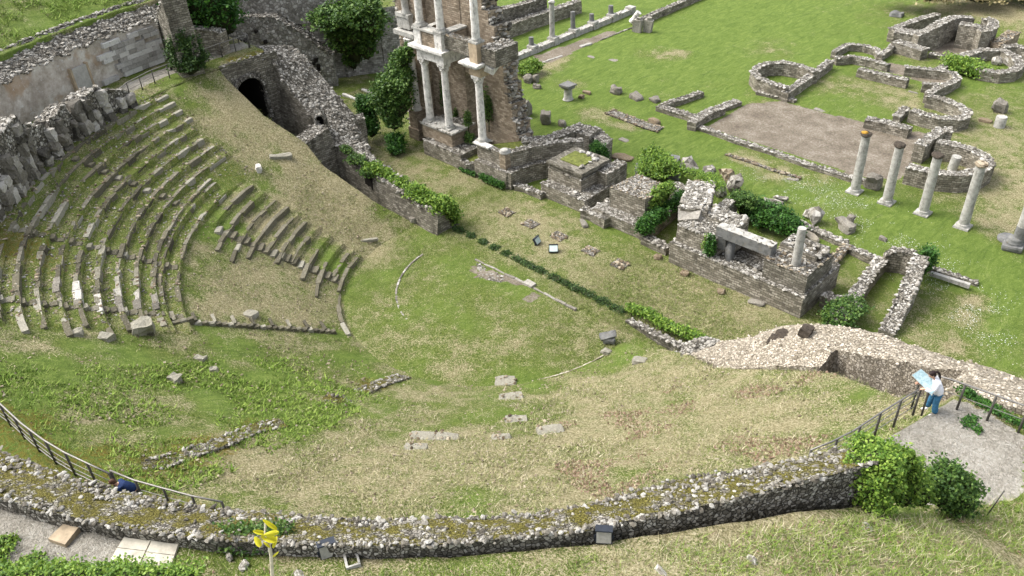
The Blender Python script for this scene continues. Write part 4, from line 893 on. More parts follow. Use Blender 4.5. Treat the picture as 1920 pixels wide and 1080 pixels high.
def column(name, base, h, r, mat, label, cat='column', cap='corinthian', group=None, capmat=None, n=18, plinth=True, lean=None, taper=.86, amp=.02):
    x, y, z = base; e = empty(name, base, label, cat, group); mb = MB()
    bh = .28 if plinth else .05
    if plinth:
        mb.box((0, 0, .06), (r * 2.9, r * 2.9, .12), 0, 0, (0, 0), .03); mb.lathe((0, 0, .12), [(r * 1.42, 0), (r * 1.45, .05), (r * 1.2, .09), (r * 1.3, .13), (r * 1.05, .18)], n); mb.build('base', M['colg'] if mat != 'coldk' else M['coldk'], e)
    ch = 0 if not cap else (.62 if cap == 'corinthian' else .22)
    mb = MB(); hs = h - bh - ch; ks = max(3, int(hs / .45)); prof = [(r * (1 - (1 - taper) * (i / ks) ** 1.3) * (1 + random.uniform(-.015, .015)), hs * i / ks) for i in range(ks + 1)]
    mb.lathe((0, 0, bh), prof, n, 0, None, amp); mb.build('shaft', M[mat], e)
    if cap:
        mb = MB(); t = r * taper
        if cap == 'corinthian':
            mb.lathe((0, 0, h - ch), [(t * 1.12, 0), (t * .98, .05), (t * 1.05, .2), (t * 1.15, .36), (t * 1.45, .5)], n, 0, None, .05)
            for row, (zz, rr, s) in enumerate(((.12, t * 1.12, .16), (.28, t * 1.2, .18))):
                for k in range(8):
                    a = 2 * pi * (k + .5 * row) / 8; mb.box((rr * cos(a), rr * sin(a), h - ch + zz), (.09, .14, s), a, 0, (0, RD(22)), .03)
            for k in range(4):
                a = pi / 4 + k * pi / 2; mb.lathe((t * 1.5 * cos(a), t * 1.5 * sin(a), h - .22), [(.10, -.02), (.12, .06), (.07, .12)], 8)
            mb.box((0, 0, h - .05), (t * 2.9, t * 2.9, .1), 0, 0, (0, 0), .03)
        else:
            V, Fc = rocks([(0, 0, h - .1)], [r * 2.7], .55); mb.lathe((0, 0, h - ch), [(t * 1.0, 0), (t * 1.25, .06), (t * 1.35, .14), (t * 1.05, .24)], 12, 0, None, .14, False)
            rock_mb(mb, [(random.uniform(-r, r) * .8, random.uniform(-r, r) * .8, h - .05) for _ in range(9)], rng.uniform(.15, .3, 9), 0)
        mb.build('capital', M[capmat or mat], e)
    if lean: e.rotation_euler = (lean[0], lean[1], 0)
    return e
GW = 'white marble columns of the stage building'
column('marble_column', (-18.0, 10.4, 2.5), 5.25, .31, 'marble', 'left one of the two white lower columns sharing a podium', group=GW)
column('marble_column', (-15.62, 10.33, 2.5), 5.25, .31, 'marble', 'right one of the two white lower columns sharing a podium', group=GW)
column('marble_column', (-11.8, 10.3, 2.5), 5.25, .31, 'marble', 'single white lower column standing alone right of the doorway', group=GW)
column('marble_column', (-17.95, 10.35, 10.2), 5.2, .30, 'marble', 'left upper white column above the cornice, cut off by the top edge', group=GW)
column('marble_column', (-15.55, 10.3, 10.2), 5.2, .30, 'marble', 'middle upper white column above the corner of the cornice', group=GW)
column('marble_column', (-11.75, 10.3, 10.2), 5.2, .30, 'marble', 'upper white column with a grey top, above the lone lower column', group=GW)
en = empty('entablature', (-16.8, 10.4, 7.75), 'broken white entablature resting on the paired columns and running back to the wall', 'entablature')
part('architrave', lambda mb: (rect(mb, -18.35, -15.25, 10.02, 10.7, 8.45, 7.76), rect(mb, -15.9, -15.25, 10.7, 12.6, 8.45, 7.76), rect(mb, -18.35, -17.8, 10.7, 12.6, 8.45, 7.76)), [M['marble'], M['colg']], en)
part('cornice', lambda mb: (mb.box((-16.8, 10.28, 8.56), (3.5, 1.0, .16), 0, 0, (0, 0), .03), mb.box((-16.8, 10.2, 8.76), (3.9, 1.25, .2), 0, 0, (0, 0), .04), mb.box((-15.5, 11.5, 8.7), (1.0, 2.0, .3), 0, 0, (0, 0), .04), mb.box((-18.1, 11.5, 8.7), (1.0, 2.0, .3), 0, 0, (0, 0), .04)), [M['marble']], en)
part('pedestal_course', lambda mb: (rect(mb, -18.3, -15.3, 10.05, 10.6, 10.0, 8.85), rect(mb, -15.85, -15.3, 10.6, 12.6, 9.95, 8.85), rect(mb, -18.3, -17.75, 10.6, 12.6, 9.95, 8.85), mb.box((-16.8, 10.3, 10.08), (3.4, .85, .15), 0, 1, (0, 0), .02), mb.box((-15.6, 11.6, 10.05), (.8, 2.0, .14), 0, 1)), [M['brn'], M['colg']], en)
for bx, by in ((-17.98, 10.3), (-15.55, 10.25)): part('pedestal_block', lambda mb: mb.box((bx, by, 9.45), (.77, .72, 1.2), 0, 0, (0, 0), .03), [M['marble']], en)
en2 = empty('entablature', (-13.7, 10.6, 8.9), 'dark weathered stone beam spanning from the cornice corner to the lone column stack', 'stone beam')
part('beam', lambda mb: rect(mb, -15.25, -12.1, 10.25, 11.0, 10.05, 9.0, 8, (0, 1, 2), .06, (.06, .2)), [M['masd'], M['rub'], M['rockm']], en2)
en3 = empty('entablature', (-11.7, 10.4, 7.75), 'stack of broken entablature blocks on top of the lone white column', 'entablature')
part('architrave', lambda mb: (mb.box((-11.75, 10.45, 8.1), (1.15, 1.0, .68), .0, 0, (0, 0), .06),), [M['slab']], en3)
part('cornice', lambda mb: (mb.box((-11.9, 10.15, 8.55), (1.5, 1.1, .2), 0, 0, (0, 0), .06), mb.box((-11.95, 9.95, 8.72), (1.9, 1.0, .14), 0, 0, (RD(3), 0), .04), mb.box((-10.95, 11.0, 8.4), (.7, 1.2, .6), .3, 0, (.2, .3), .15)), [M['marble']], en3)
part('pedestal', lambda mb: (mb.box((-11.75, 10.3, 9.45), (.85, .8, 1.4), 0, 0, (0, 0), .05), rect(mb, -11.3, -9.9, 10.3, 12.6, 9.9, 8.7, 20, (1, 2, 3))), [M['slab'], M['masd'], M['rub'], M['rockp']], en3)
for (px, py, s, lab) in [(1010, 150, .5, 'x')]: pass
# ------------------------------------------------------------ stage foundations in the middle
pc = empty('stone_pedestal', (-4, 12, 0), 'two-tier square masonry pedestal with a grassy sunken top, on a rough base wall', 'pedestal')
part('base', lambda mb: (rect(mb, -5.6, -1.45, 10.1, 13.4, 1.1, -.15, 6),), MP, pc)
part('lower_tier', lambda mb: rect(mb, -5.65, -2.5, 10.95, 13.9, 2.0, 1.0, 5), [M['mas'], M['rub'], M['rock']], pc)
part('upper_tier', lambda mb: (rect(mb, -5.5, -2.6, 11.0, 13.75, 2.25, 1.98), rect(mb, -5.7, -2.35, 10.85, 13.95, 2.6, 2.4, 0), rect(mb, -5.55, -2.5, 10.95, 13.8, 2.42, 2.24, 0), ), [M['masd'], M['masd'], M['rock']], pc)
part('turf_top', lambda mb: (rect(mb, -5.05, -3.1, 11.6, 13.3, 2.68, 2.5, 0, (0, 0, 1)), rock_mb(mb, np.array([(-5.0 + random.uniform(0, 2), 13.4 + random.uniform(-.2, .2), 2.7) for _ in range(9)] + [(-3.0, 12 + random.uniform(-.5, 1.2), 2.7) for _ in range(5)]), rng.uniform(.15, .5, 14), 1)), [M['mturf'], M['rockp']], pc)
part('back_pier', lambda mb: rect(mb, -2.5, -1.6, 12.7, 15.0, 2.1, 0, 10), MW, pc)
pd = empty('stone_pedestal', (2, 12.5, 0), 'square masonry pedestal with a flat gravelly top and ivy down its right side', 'pedestal')
part('body', lambda mb: pxblock(mb, [(1143.5, 351), (1209.5, 374.5), (1257, 350), (1197, 326)], 2.44, -.1, 30, (0, 1, 2), .05, (.05, .16)), [M['mas'], M['rubp'], M['rockm']], pd)
part('plinth', lambda mb: rect(mb, -.6, 3.9, 9.95, 11.6, .95, -.15, 8), MP, pd)
pxwall('foundation_wall', 'low rough stone foundation between the two-tier pedestal and the flat-topped pedestal', [(1092, 388), (1112, 396), (1140, 409)], [.8, .7, .8], .7, MP)
pxwall('foundation_wall', 'knee-high foundation kerb joining the curved podium to the two-tier pedestal', [(967, 345), (985, 350), (1018, 362)], [.45, .4, .5], .5, MP)
pxwall('foundation_wall', 'low foundation wall right of the flat-topped pedestal, before the big stone base', [(1207, 441), (1230, 452), (1254, 464)], [.6, .55, .5], .6)
pxwall('ivy_wall', 'low wall under hanging ivy behind the flat-topped pedestal', [(1206, 424), (1228, 408), (1250, 392), (1275, 370)], [1.2, 1.2, 1.1, 1.0], .6, zb=0)
# ------------------------------------------------------------ big base with the lintel
be = empty('foundation_block', (11, 10.5, 0), 'large oblong masonry base with a hollow middle, carrying a lintel and a broken column', 'base')
part('lower_course', lambda mb: (rect(mb, 6.55, 15.75, 9.0, 9.75, 1.5, -.15, 5), rect(mb, 14.9, 15.75, 9.75, 13.3, 1.6, -.15, 5), rect(mb, 6.55, 7.3, 9.75, 12.6, 1.45, -.15, 6), rect(mb, 7.3, 14.9, 12.2, 12.9, 1.3, -.1, 8)), MP, be)
part('left_mass', lambda mb: (rect(mb, 6.75, 9.5, 9.4, 11.5, 2.65, 1.3, 30, (0, 1, 2), .09, (.08, .26)), rect(mb, 7.4, 9.9, 11.2, 12.6, 2.9, 1.0, 30, (0, 1, 2), .1, (.08, .3))), MP, be)
part('right_pier', lambda mb: (rect(mb, 12.9, 15.6, 9.35, 12.4, 2.72, 1.45, 8, (0, 1, 2)),), [M['masd'], M['rub'], M['rockm']], be)
part('top_frame', lambda mb: (rect(mb, 12.9, 15.2, 11.0, 11.3, 3.05, 2.7), rect(mb, 12.9, 13.2, 11.3, 12.5, 3.05, 2.7), rect(mb, 12.95, 15.3, 12.1, 12.5, 3.05, 2.7), rect(mb, 15.0, 15.3, 11.3, 12.1, 3.0, 2.7), rock_mb(mb, quad_pts([np.array(q) for q in ((13, 11, 3), (15.4, 11, 3), (15.4, 12.4, 3), (13, 12.4, 3))], 40), rng.uniform(.1, .35, 40), 2)), [M['mas'], M['rub'], M['rockp']], be)
part('moss_floor', lambda mb: rect(mb, 7.3, 14.9, 9.75, 12.3, .7, 0, 0, (0, 1, 2)), [M['rubm'], M['rubm'], M['rockm']], be)
part('inner_kerb', lambda mb: rect(mb, 9.4, 13.0, 10.5, 10.75, 1.1, .5, 6), MP, be)
A_, B_ = np.array(P(1350, 418, 3.5)), np.array(P(1452, 462, 3.3))
ln = empty('lintel', tuple((A_ + B_) / 2), 'long dark stone lintel bridging the hollow base, held up by a slanting post', 'lintel')
def _lint(mb):
    d = (B_ - A_)[:2]; d /= np.linalg.norm(d); q = np.array([-d[1], d[0]]) * .33
    T = mb.block([A_[:2] - q, B_[:2] - q, B_[:2] + q, A_[:2] + q], 3.4, 2.72, 0, 1, .3, .05, .03); rubble_top(mb, T, 8, (.06, .15), 2)
part('beam', _lint, [M['coldk'], M['colg'], M['rock']], ln)
part('slanting_post', lambda mb: (mb.tube([(10.5, 9.6, 1.35), (9.9, 10.5, 2.85)], [.26, .34], 4), mb.box((9.7, 10.1, 2.4), (.5, .7, 1.0), .2, 0, (.2, 0), .1)), [M['coldk']], ln)
column('broken_column', (14.5, 10.04, 2.7), 2.45, .26, 'colg', 'broken grey column shaft standing alone on the large oblong base', cap=None, plinth=False, taper=.9)
# behind: walls, ivy heaps, boulders
pxwall('rubble_wall', 'thick rubble wall running back from the big base, like a stony path', [(1300, 392), (1306, 375), (1312, 357), (1316, 340)], [3.2, 3.0, 2.7, 2.3], 1.7, MP, rub=26, sizes=(.1, .3), amp=.16)
mb = MB(); p = P(1296, 397, 2.9); mb.box((p[0], p[1], 2.3), (1.5, .9, 1.5), RD(30), 0, (RD(24), RD(-12)), .3); tag(mb.build('leaning_slab', [M['rock']]), 'large dark slab leaning on the front end of the stony path-like wall', 'stone')
pxwall('ruined_wall', 'short pale wall with ivy on its right end, behind the lintel', [(1350, 392), (1362, 380), (1377, 371)], [1.9, 1.8, 1.7], .6, MP, rub=20)
pxwall('rubble_wall', 'low tumble of stones between the ivy block and the stony path-like wall', [(1262, 342), (1275, 352), (1268, 365)], [1.0, 1.1, .9], .9, MP, rub=24)
def boulder(px, py, s, h, label, mat='rock', lean=(0, 0), z0=0, cat='boulder', group=None):
    p = P(px, py, z0); mb = MB(); V, Fc = rocks([(0, 0, 0)], [1.0], 1.0, .25)
    # subdivide once for a craggy look
    mb0 = []; idx = []
    for f in Fc:
        a, b, c = V[f]; ab, bc, ca = (a + b) / 2 * 1.04, (b + c) / 2 * 1.04, (c + a) / 2 * 1.04
        for tri in ((a, ab, ca), (ab, b, bc), (ca, bc, c), (ab, bc, ca)): mb0.append(tri)
    Vv = np.array(mb0).reshape(-1, 3); sc = np.array([s, s * .75, h]); Vv = Vv * sc; Vv = disp(disp(Vv + np.array(p), s * .30, 1.3 / s), s * .10, 5) - np.array(p)
    R = np.array(Matrix.Rotation(lean[0], 3, 'X') @ Matrix.Rotation(lean[1], 3, 'Y')); Vv = Vv @ R.T
    Vv[:, 2] -= Vv[:, 2].min() + .06
    mb.add(Vv + np.array(p), [(3 * i, 3 * i + 1, 3 * i + 2) for i in range(len(Vv) // 3)]); return tag(mb.build('boulder' if cat == 'boulder' else 'stone_block', [M[mat]]), label, cat, group)
boulder(1289, 322, 1.5, 1.0, 'dark cleft boulder on the lawn edge behind the stony wall', lean=(.2, .2))
boulder(1330, 332, 1.3, 1.0, 'grey boulder with yellow-green moss beside it, second from the dark cleft boulder')
boulder(1362, 345, 1.2, 1.2, 'rubbly reddish-grey boulder between the mossy one and the twin dark slabs', 'rockm')
boulder(1376, 360, 1.2, 1.7, 'dark upright slab tilted right at the corner of the lawn edge', lean=(-.1, .45))
boulder(1346, 368, .9, 1.7, 'dark upright slab leaning left, touching the moss of the stony wall', lean=(.1, -.3))
boulder(1308, 350, .8, .6, 'small block hidden in moss between the boulders and the stony wall', 'rockm')
boulder(1411, 412, .6, 1.3, 'narrow dark standing stone left of the ivy heap behind the lintel')
boulder(1448, 385, 1.2, .8, 'flat grey capped stone on the lawn edge above the ivy heap', 'rock')
boulder(1462, 376, .7, .6, 'small grey block right behind the flat capped stone', 'rock')
boulder(1462, 438, .5, .8, 'little dark stone poking out of the ivy heap behind the lintel')
boulder(1529, 416, 1.2, 1.2, 'squarish pale-grey boulder at the lawn edge above the broken column', 'rockp')
boulder(1515, 408, .7, .9, 'dark boulder tucked behind the squarish pale one')
for (px, py, L, Wd, H, rz, lab, mt) in [(1585, 428, 1.5, .9, .6, -25, 'long grooved grey block on the lawn edge, right of the squarish boulder', 'rockp'), (1592, 421, .5, .5, .8, 0, 'small dark block lying on the long grooved one', 'rock'),
    (1520, 448, 1.2, .5, .35, -20, 'pile of pale cream stones just right of the broken column', 'rockc'), (1618, 480, .6, .5, .45, 0, 'dark lump of stone in the grass court right of the big base', 'rock'),
    (1094, 423, .9, .4, .35, -30, 'blue-grey fallen block on the lawn below the pedestals', 'rockp'), (1283, 515, .5, .4, .3, 20, 'loose stone at the foot of the big base, left', 'rockm'), (1352, 548, .5, .4, .25, 20, 'brown loose stone at the foot of the big base, centre', 'rockm'),
    (1418, 570, .9, .5, .25, 10, 'scatter of pale stones at the foot of the big base, right', 'rockp'), (1234, 484, .5, .5, .3, 20, 'small mossy square stone left of the big base', 'rockm'), (1655, 450, .5, .3, .25, 0, 'tiny dark block on the bright lawn', 'rock'),
    (1192, 185, 1.2, .8, .5, -20, 'middle dark block of the three lying in a line on the far lawn', 'rock'), (1154, 174, 1.2, .8, .6, 10, 'leftmost dark block of the three lying in a line on the far lawn', 'rock'), (1228, 190, .9, .7, .4, -20, 'rightmost dark block of the three in a line, touching the low wall', 'rock'),
    (991, 155, .8, .7, .7, 0, 'left dark cube stone beside the small ivy bush behind the stage wall', 'rock'), (1004, 154, .6, .6, .7, 10, 'right dark cube stone beside the small ivy bush behind the stage wall', 'rock'), (1007, 166, .7, .5, .45, 20, 'low dark stone in front of the pair of dark cubes', 'rock'),
    (1090, 183, .4, .4, .3, 0, 'small brown stone just right of the capped stump', 'rockm'), (1100, 175, .9, .3, .3, 0, 'flat brown stone right of the capped stump', 'rockm'), (985, 215, 1.0, .9, 1.3, 10, 'grey cornice block standing on the stage wall end', 'rock'), (1023, 232, .9, .8, 1.2, 25, 'carved round-topped stone behind the back terrace', 'rock'), (1054, 236, .7, .5, .5, 0, 'small grey slab on the back terrace edge', 'rock'),
    (1168, 297, 1.6, 1.0, .25, 20, 'flat rubbly stone plate in the grass behind the two-tier pedestal', 'rockm'), (1160, 322, 1.6, .5, .4, -20, 'grey kerb stone behind the flat-topped pedestal', 'rock'), (1226, 230, 1.3, .6, .4, -20, 'dark block lying on the end of the long sunken slab strip', 'rockm'),
    (1680, 30, 1.4, .9, .5, 0, 'dark flat stone alone on the far lawn, upper right', 'coldk'), (1873, 210, 1.0, .9, 1.0, 0, 'rough grey boulder above the short drum on the right lawn', 'rock'), (1848, 228, .9, .5, .25, 0, 'little brown stones beside the short drum', 'rockm'),
    (1712, 173, .8, .3, .12, 0, 'pale chip in the middle of the courtyard grass', 'rockp'), (1537, 208, 1.0, .4, .15, 0, 'white chip at the edge of the reddish earth floor', 'rockp'), (1150, 113, 1.0, .6, .1, 0, 'white stone chip in the far lawn', 'rockp'),
    (1109, 107, .9, .5, .1, 0, 'pale patch stone on the far lawn near the portico', 'rockp'), (1170, 263, .8, .5, .15, 0, 'white flat stone in the lawn behind the curved podium', 'rockp'), (1487, 336, .9, .3, .1, 20, 'thin pale stone sliver in the lawn below the earth floor', 'rockp'), (1635, 352, 1.0, .8, 1.0, 0, 'dark rubble block between the first two leaning columns', 'rock')]:
    p = P(px, py, 0); mb = MB(); mb.rough((p[0], p[1], H / 2 - .06), (L, Wd, H * 1.1), RD(rz), 0, (random.uniform(-.1, .1), random.uniform(-.1, .1)), min(L, Wd, H * 1.8) * .38, 4, 6)
    tag(mb.build('stone_block', [M[mt]]), lab, 'stone')
for (px, py, lab) in [(950, 400, 'first low square rubble base on the stage lawn, nearest the white columns'), (995, 422, 'second low square rubble base from the white columns'), (1048, 445, 'third low square rubble base, right behind the two lawn floodlights'), (1107, 472, 'fourth low square rubble base on the stage lawn'), (1162, 497, 'fifth low square rubble base, nearest the large oblong base')]:
    p = P(px, py, 0); mb = MB(); T = mb.block([(p[0] - .5, p[1] - .42), (p[0] + .5, p[1] - .42), (p[0] + .5, p[1] + .42), (p[0] - .5, p[1] + .42)], .1, -.1, 0, 0, .2, .12, .06); rubble_top(mb, T, 40, (.08, .26), 1)
    tag(mb.build('rubble_square', [M['rubm'], M['rockm']]), lab, 'rubble base', 'square rubble bases in a row on the stage lawn')
# sunken slab strip
pxwall('slab_strip', 'long low strip of sunken dark slabs across the lawn behind the stage', [(1142, 208), (1180, 222), (1215, 236), (1238, 242)], .12, 1.0, [M['rubm'], M['rubm'], M['rockm']], cat='slab strip', rub=6)
pxwall('slab_strip', 'brown edging strip in the grass below the reddish earth floor', [(1360, 288), (1400, 300), (1450, 318), (1500, 332)], .1, .25, [M['rubm'], M['rubm'], M['rockm']], cat='slab strip', rub=10)
# right court
pxwall('ruined_wall', 'left long low wall of the narrow grass court, ending in ivy', [(1655, 484), (1635, 508), (1612, 540), (1590, 570)], [.9, .9, .95, 1.0], .65, [M['mas'], M['rubp'], M['rockp']], rub=24)
pxwall('ruined_wall', 'tall right wall of the narrow grass court, tapering towards the cream vault', [(1728, 478), (1716, 508), (1700, 545), (1680, 590), (1662, 622)], [2.3, 2.0, 1.5, .7, .3], .8, MP, rub=22)
pxwall('ruined_wall', 'arched blind wall closing the top of the narrow grass court', [(1658, 478), (1675, 468), (1698, 468), (1718, 476)], [1.1, 1.5, 1.6, 1.6], .5, MW, rub=10)
pxwall('ruined_wall', 'thin kerb wall crossing the green court right of the big base', [(1585, 458), (1600, 466), (1625, 476), (1650, 486)], [.4, .4, .5, .5], .4, MW, rub=12)
pxwall('ruined_wall', 'low kerb wall running from the big base corner up to the lawn edge', [(1548, 505), (1562, 488), (1578, 470), (1590, 458)], [.4, .4, .4, .4], .45, [M['mas'], M['rubm'], M['rockm']], rub=10)
pxwall('ruined_wall', 'broken kerb of stones along the lawn edge above the lintel', [(1490, 412), (1530, 430), (1570, 447), (1590, 455)], [.3, .3, .35, .3], .5, MP, rub=20)
pxwall('ruined_wall', 'dark lower wall in the shadow between the big base and the grass court', [(1545, 548), (1560, 556), (1580, 562)], [.9, .9, .9], .6, MW)
pxwall('ruined_wall', 'sunken stone edge of the excavated rectangle at the right', [(1738, 498), (1775, 510), (1815, 524), (1835, 530)], [.25, .2, .2, .2], .35, MW, rub=14)
mb = MB(); a, b = P(1745, 512, .3), P(1818, 536, .3); mb.box(((a[0] + b[0]) / 2, (a[1] + b[1]) / 2, .3), (hypot(a[0] - b[0], a[1] - b[1]), .28, .22), atan2(b[1] - a[1], b[0] - a[0]), 0, (0, 0), .04)
tag(mb.build('stone_bar', [M['colg']]), 'long squared grey bar of stone lying in the excavated rectangle', 'stone')
# four leaning-looking columns
RC = 'four tall grey columns standing right on the lawn'
for i, ((x, y), h, cm, lab) in enumerate([((11.16, 24.98), 4.6, 'orange', 'tall grey column with orange lichen on its dark top, leftmost of the four'), ((13.53, 24.94), 4.5, 'capd', 'tall grey column with brown crumbling top, second of the four from the left'),
        ((16.0, 25.08), 4.45, 'capd', 'tall grey column with a black split top, third of the four from the left'), ((18.68, 25.03), 4.7, 'rockm', 'tall grey column nearest the right, its pale capital against the round wall')]):
    c = column('grey_column', (x, y, 0), h, .33, 'colg', lab, cap='rough', capmat='capd' if i < 3 else 'rockm', group=RC, taper=.88, amp=.03)
    if i == 0:
        mb = MB(); mb.lathe((-.1, -.1, h - .02), [(.2, 0), (.24, .05), (.12, .1)], 10, 0, None, .06); mb.build('lichen_cap', M['orange'], c)
e = empty('stacked_column', (22.4, 24.7, 0), 'cut-off fluted column on stacked moulded bases at the right edge', 'column')
mb = MB(); mb.rough((22.0, 24.3, .2), (1.2, 1.2, .45), .2); mb.lathe((22.0, 24.4, .42), [(.52, 0), (.55, .12), (.4, .2), (.46, .3), (.3, .4)], 14); mb.lathe((21.4, 25.2, 0), [(.6, 0), (.62, .15), (.5, .25)], 14); par(mb.build('base', M['coldk']), e)
mb = MB(); mb.lathe((22.15, 24.55, .4), [(.36, 0), (.36, 1.2)], 14); par(mb.build('lower_drum', M['coldk']), e)
mb = MB(); mb.lathe((22.15, 24.55, 1.6), [(.35, 0), (.34, 1.5), (.32, 3.0)], 16); par(mb.build('shaft', M['colg']), e)
# far portico
for i, (v, h, r, lab) in enumerate([(28.33, 1.8, .27, 'short dark column stump nearest the stage wall on the far portico kerb'), (32.02, 1.5, .26, 'short dark stump left of the tall grey far column'), (35.2, 4.4, .29, 'tall thin grey column rising above the stumps of the far portico'),
        (38.5, 2.5, .26, 'medium dark stump just right of the tall far column'), (41.6, 1.5, .26, 'short pale-topped stump, second right of the tall far column'), (44.9, 1.6, .28, 'black stump furthest right on the far portico kerb')]):
    column('portico_column', (-27.4, v, .55), h - .5, r, 'coldk' if i != 2 else 'colg', lab, cap='rough' if i == 2 else None, group='columns of the far portico', plinth=True, n=12, taper=.95)
mb = MB(); wallpath(mb, [(-27.0, 26, .5), (-27.2, 36, .5), (-27.2, 48.3, .55)], .75, -.1, 5, (0, 1, 2), .04, (.1, .25))
for v in (28.33, 32.02, 35.2, 38.5, 41.6, 44.9, 48.2): mb.box((-27.2, v, .38), (.95, .8, .8), 0, 0, (0, 0), .04)
tag(mb.build('portico_kerb', [M['colg'], M['colg'], M['rock']]), 'straight grey stone kerb carrying the stumps of the far portico', 'kerb wall')
pxwall('portico_kerb', 'low dark wall continuing the portico line to the top edge', [(1190, 40), (1240, 18), (1290, -3), (1340, -25)], .7, .6, MW, cat='kerb wall', rub=5)
pxwall('long_wall', 'long pale wall parallel to the portico, upper centre', [(905, 64), (950, 46), (1000, 28), (1050, 12), (1085, 0)], 1.4, .9, MP, rub=5)
pxwall('long_wall', 'high dark wall at the top edge above the pale parallel wall', [(880, 32), (930, 18), (980, 6), (1020, -8)], 2.6, .9, [M['masd'], M['rub'], M['rock']], rub=3)
kerb_line('kerb', 'thin stone edging along the grass in front of the far portico', [P(1008, 120), P(1055, 105)], .15, .2, 'colg'); kerb_line('kerb', 'second piece of thin edging in front of the far portico, nearer the two standing stones', [P(1125, 75), P(1190, 50)], .15, .2, 'rock')
kerb_line('kerb', 'short grey slab edging between the two thin edgings of the portico', [P(1088, 88), P(1108, 82)], .2, .5, 'colg')
for (px, py, lab) in [(1195, 60, 'left of the two small standing stones near the portico end'), (1215, 60, 'right of the two small standing stones near the portico end')]:
    p = P(px, py); mb = MB(); mb.box((p[0], p[1], .65), (.9, .5, 1.4), .2, 0, (.05, .1), .15); mb.box((p[0] + .1, p[1], 1.4), (.5, .4, .4), .5, 0, (.1, .1), .12); tag(mb.build('standing_stone', [M['rock']]), lab, 'standing stone', 'small standing stones near the portico')
p = P(1184, 45); mb = MB(); mb.lathe((p[0], p[1], .2), [(.35, 0), (.38, .2), (.3, .3), (.3, 1.3), (.34, 1.4)], 10, 0, (.5, .2, .8)); tag(mb.build('fallen_capital', [M['marble']]), 'white fallen capital leaning at the end of the portico kerb', 'stone')
p = P(1065, 186); e = empty('stump', (*p[:2], 0), 'squat pale stump with a dark moulded cap on the lawn behind the stage', 'column stump')
mb = MB(); mb.lathe((0, 0, 0), [(.5, 0), (.4, .15), (.36, 1.0), (.4, 1.05)], 14, 0, None, .05); mb.build('shaft', M['colg'], e)
mb = MB(); mb.box((0, 0, 1.15), (.9, .9, .2), 0, 0, (0, 0), .04); mb.box((0, 0, 1.35), (1.15, 1.15, .18), 0, 0, (0, 0), .06); mb.build('cap', M['coldk'], e)
p = P(1873, 238); mb = MB(); mb.lathe((p[0], p[1], 0), [(.42, 0), (.42, .85), (.40, .9)], 16); tag(mb.build('drum', [M['colg']]), 'short smooth drum standing on the right lawn', 'column stump')
p = P(1785, 318); mb = MB(); mb.lathe((p[0], p[1], 0), [(.35, 0), (.33, 1.1)], 14, 0, (.08, 0, 1)); tag(mb.build('drum', [M['colg']]), 'dark stump inside the round-ended enclosure behind the columns', 'column stump')
# bath buildings upper right
def ww(label, pts, z, th=.6, **k): return pxwall('bath_wall', label, pts, z, th, MP if k.pop('pale', True) else MW, rub=k.pop('rub', 14), cat='low ruined wall', **k)
ww('horseshoe wall of the small apse left of the bath courtyard', [(1530, 134), (1500, 122), (1470, 116), (1440, 117), (1421, 124), (1413, 134), (1422, 145), (1446, 155), (1476, 163)], 1.25, .62)
ww('straight wall closing the small horseshoe apse', [(1472, 174), (1500, 154), (1530, 133), (1558, 112)], .9, .62)
ww('flat strip of stones between the small apse and the reddish earth floor', [(1420, 170), (1450, 177), (1492, 187)], .3, .6)
ww('thin low wall along the top of the grey pool floor', [(1567, 108), (1600, 105), (1635, 112), (1668, 121)], .75, .5)
ww('low wall along the near side of the grey pool floor, left half', [(1610, 128), (1650, 137), (1703, 149)], .8, .6)
ww('short wall of the little room above the grey pool floor', [(1563, 97), (1590, 82), (1620, 84), (1644, 91), (1650, 100)], .7, .5)
ww('jagged connecting wall between the little room and the high ruin', [(1650, 103), (1668, 90), (1678, 80)], .7, .5)
ww('sinuous wall curling round the right end of the grey pool floor', [(1697, 125), (1730, 128), (1765, 131), (1786, 136), (1797, 146), (1782, 155), (1757, 164), (1740, 176)], .85, .6)
ww('stub wall at the right end of the grey pool floor', [(1730, 155), (1760, 158)], .8, .5)
ww('horseshoe wall of the second apse, right of the courtyard', [(1740, 178), (1766, 184), (1797, 196), (1814, 208), (1812, 217), (1795, 222), (1762, 220), (1730, 212), (1710, 205)], 1.0, .7)
ww('short wall joining the second apse to the stepped wall', [(1700, 200), (1690, 208), (1681, 218)], .7, .6)
ww('stepped low wall on the right side of the reddish earth floor', [(1624, 221), (1660, 228), (1708, 241)], .7, .8)
ww('block of wall standing above the round-ended enclosure', [(1725, 272), (1745, 256), (1765, 242), (1785, 243)], 1.4, .8)
ww('round-ended enclosure wall behind the four columns', [(1757, 264), (1790, 270), (1825, 280), (1850, 294), (1855, 308), (1838, 319), (1800, 326), (1750, 322), (1702, 310)], 1.3, .75)
ww('long thin kerb along the near edge of the reddish earth floor', [(1300, 232), (1350, 250), (1400, 268), (1447, 282), (1513, 306), (1597, 332), (1647, 342)], .3, .45)
ww('low wall corner at the left end of the reddish earth floor', [(1297, 230), (1312, 218), (1333, 207), (1355, 199)], .7, .8)
ww('bare step of stone at the upper left of the reddish earth floor', [(1352, 200), (1385, 188)], .4, .8)
ww('low wall running towards the three dark blocks', [(1235, 197), (1262, 206), (1300, 217)], .4, .8, pale=False)
ww('dark ditch wall branching up from the low wall', [(1247, 194), (1280, 184), (1316, 171)], .45, .6, pale=False)
ww('outer left wall of the high ruin, upper right', [(1673, 54), (1700, 43), (1730, 33), (1760, 25)], 1.3, .7)
ww('broad low front wall of the high ruin', [(1678, 56), (1700, 58), (1722, 62)], 1.3, 1.6)
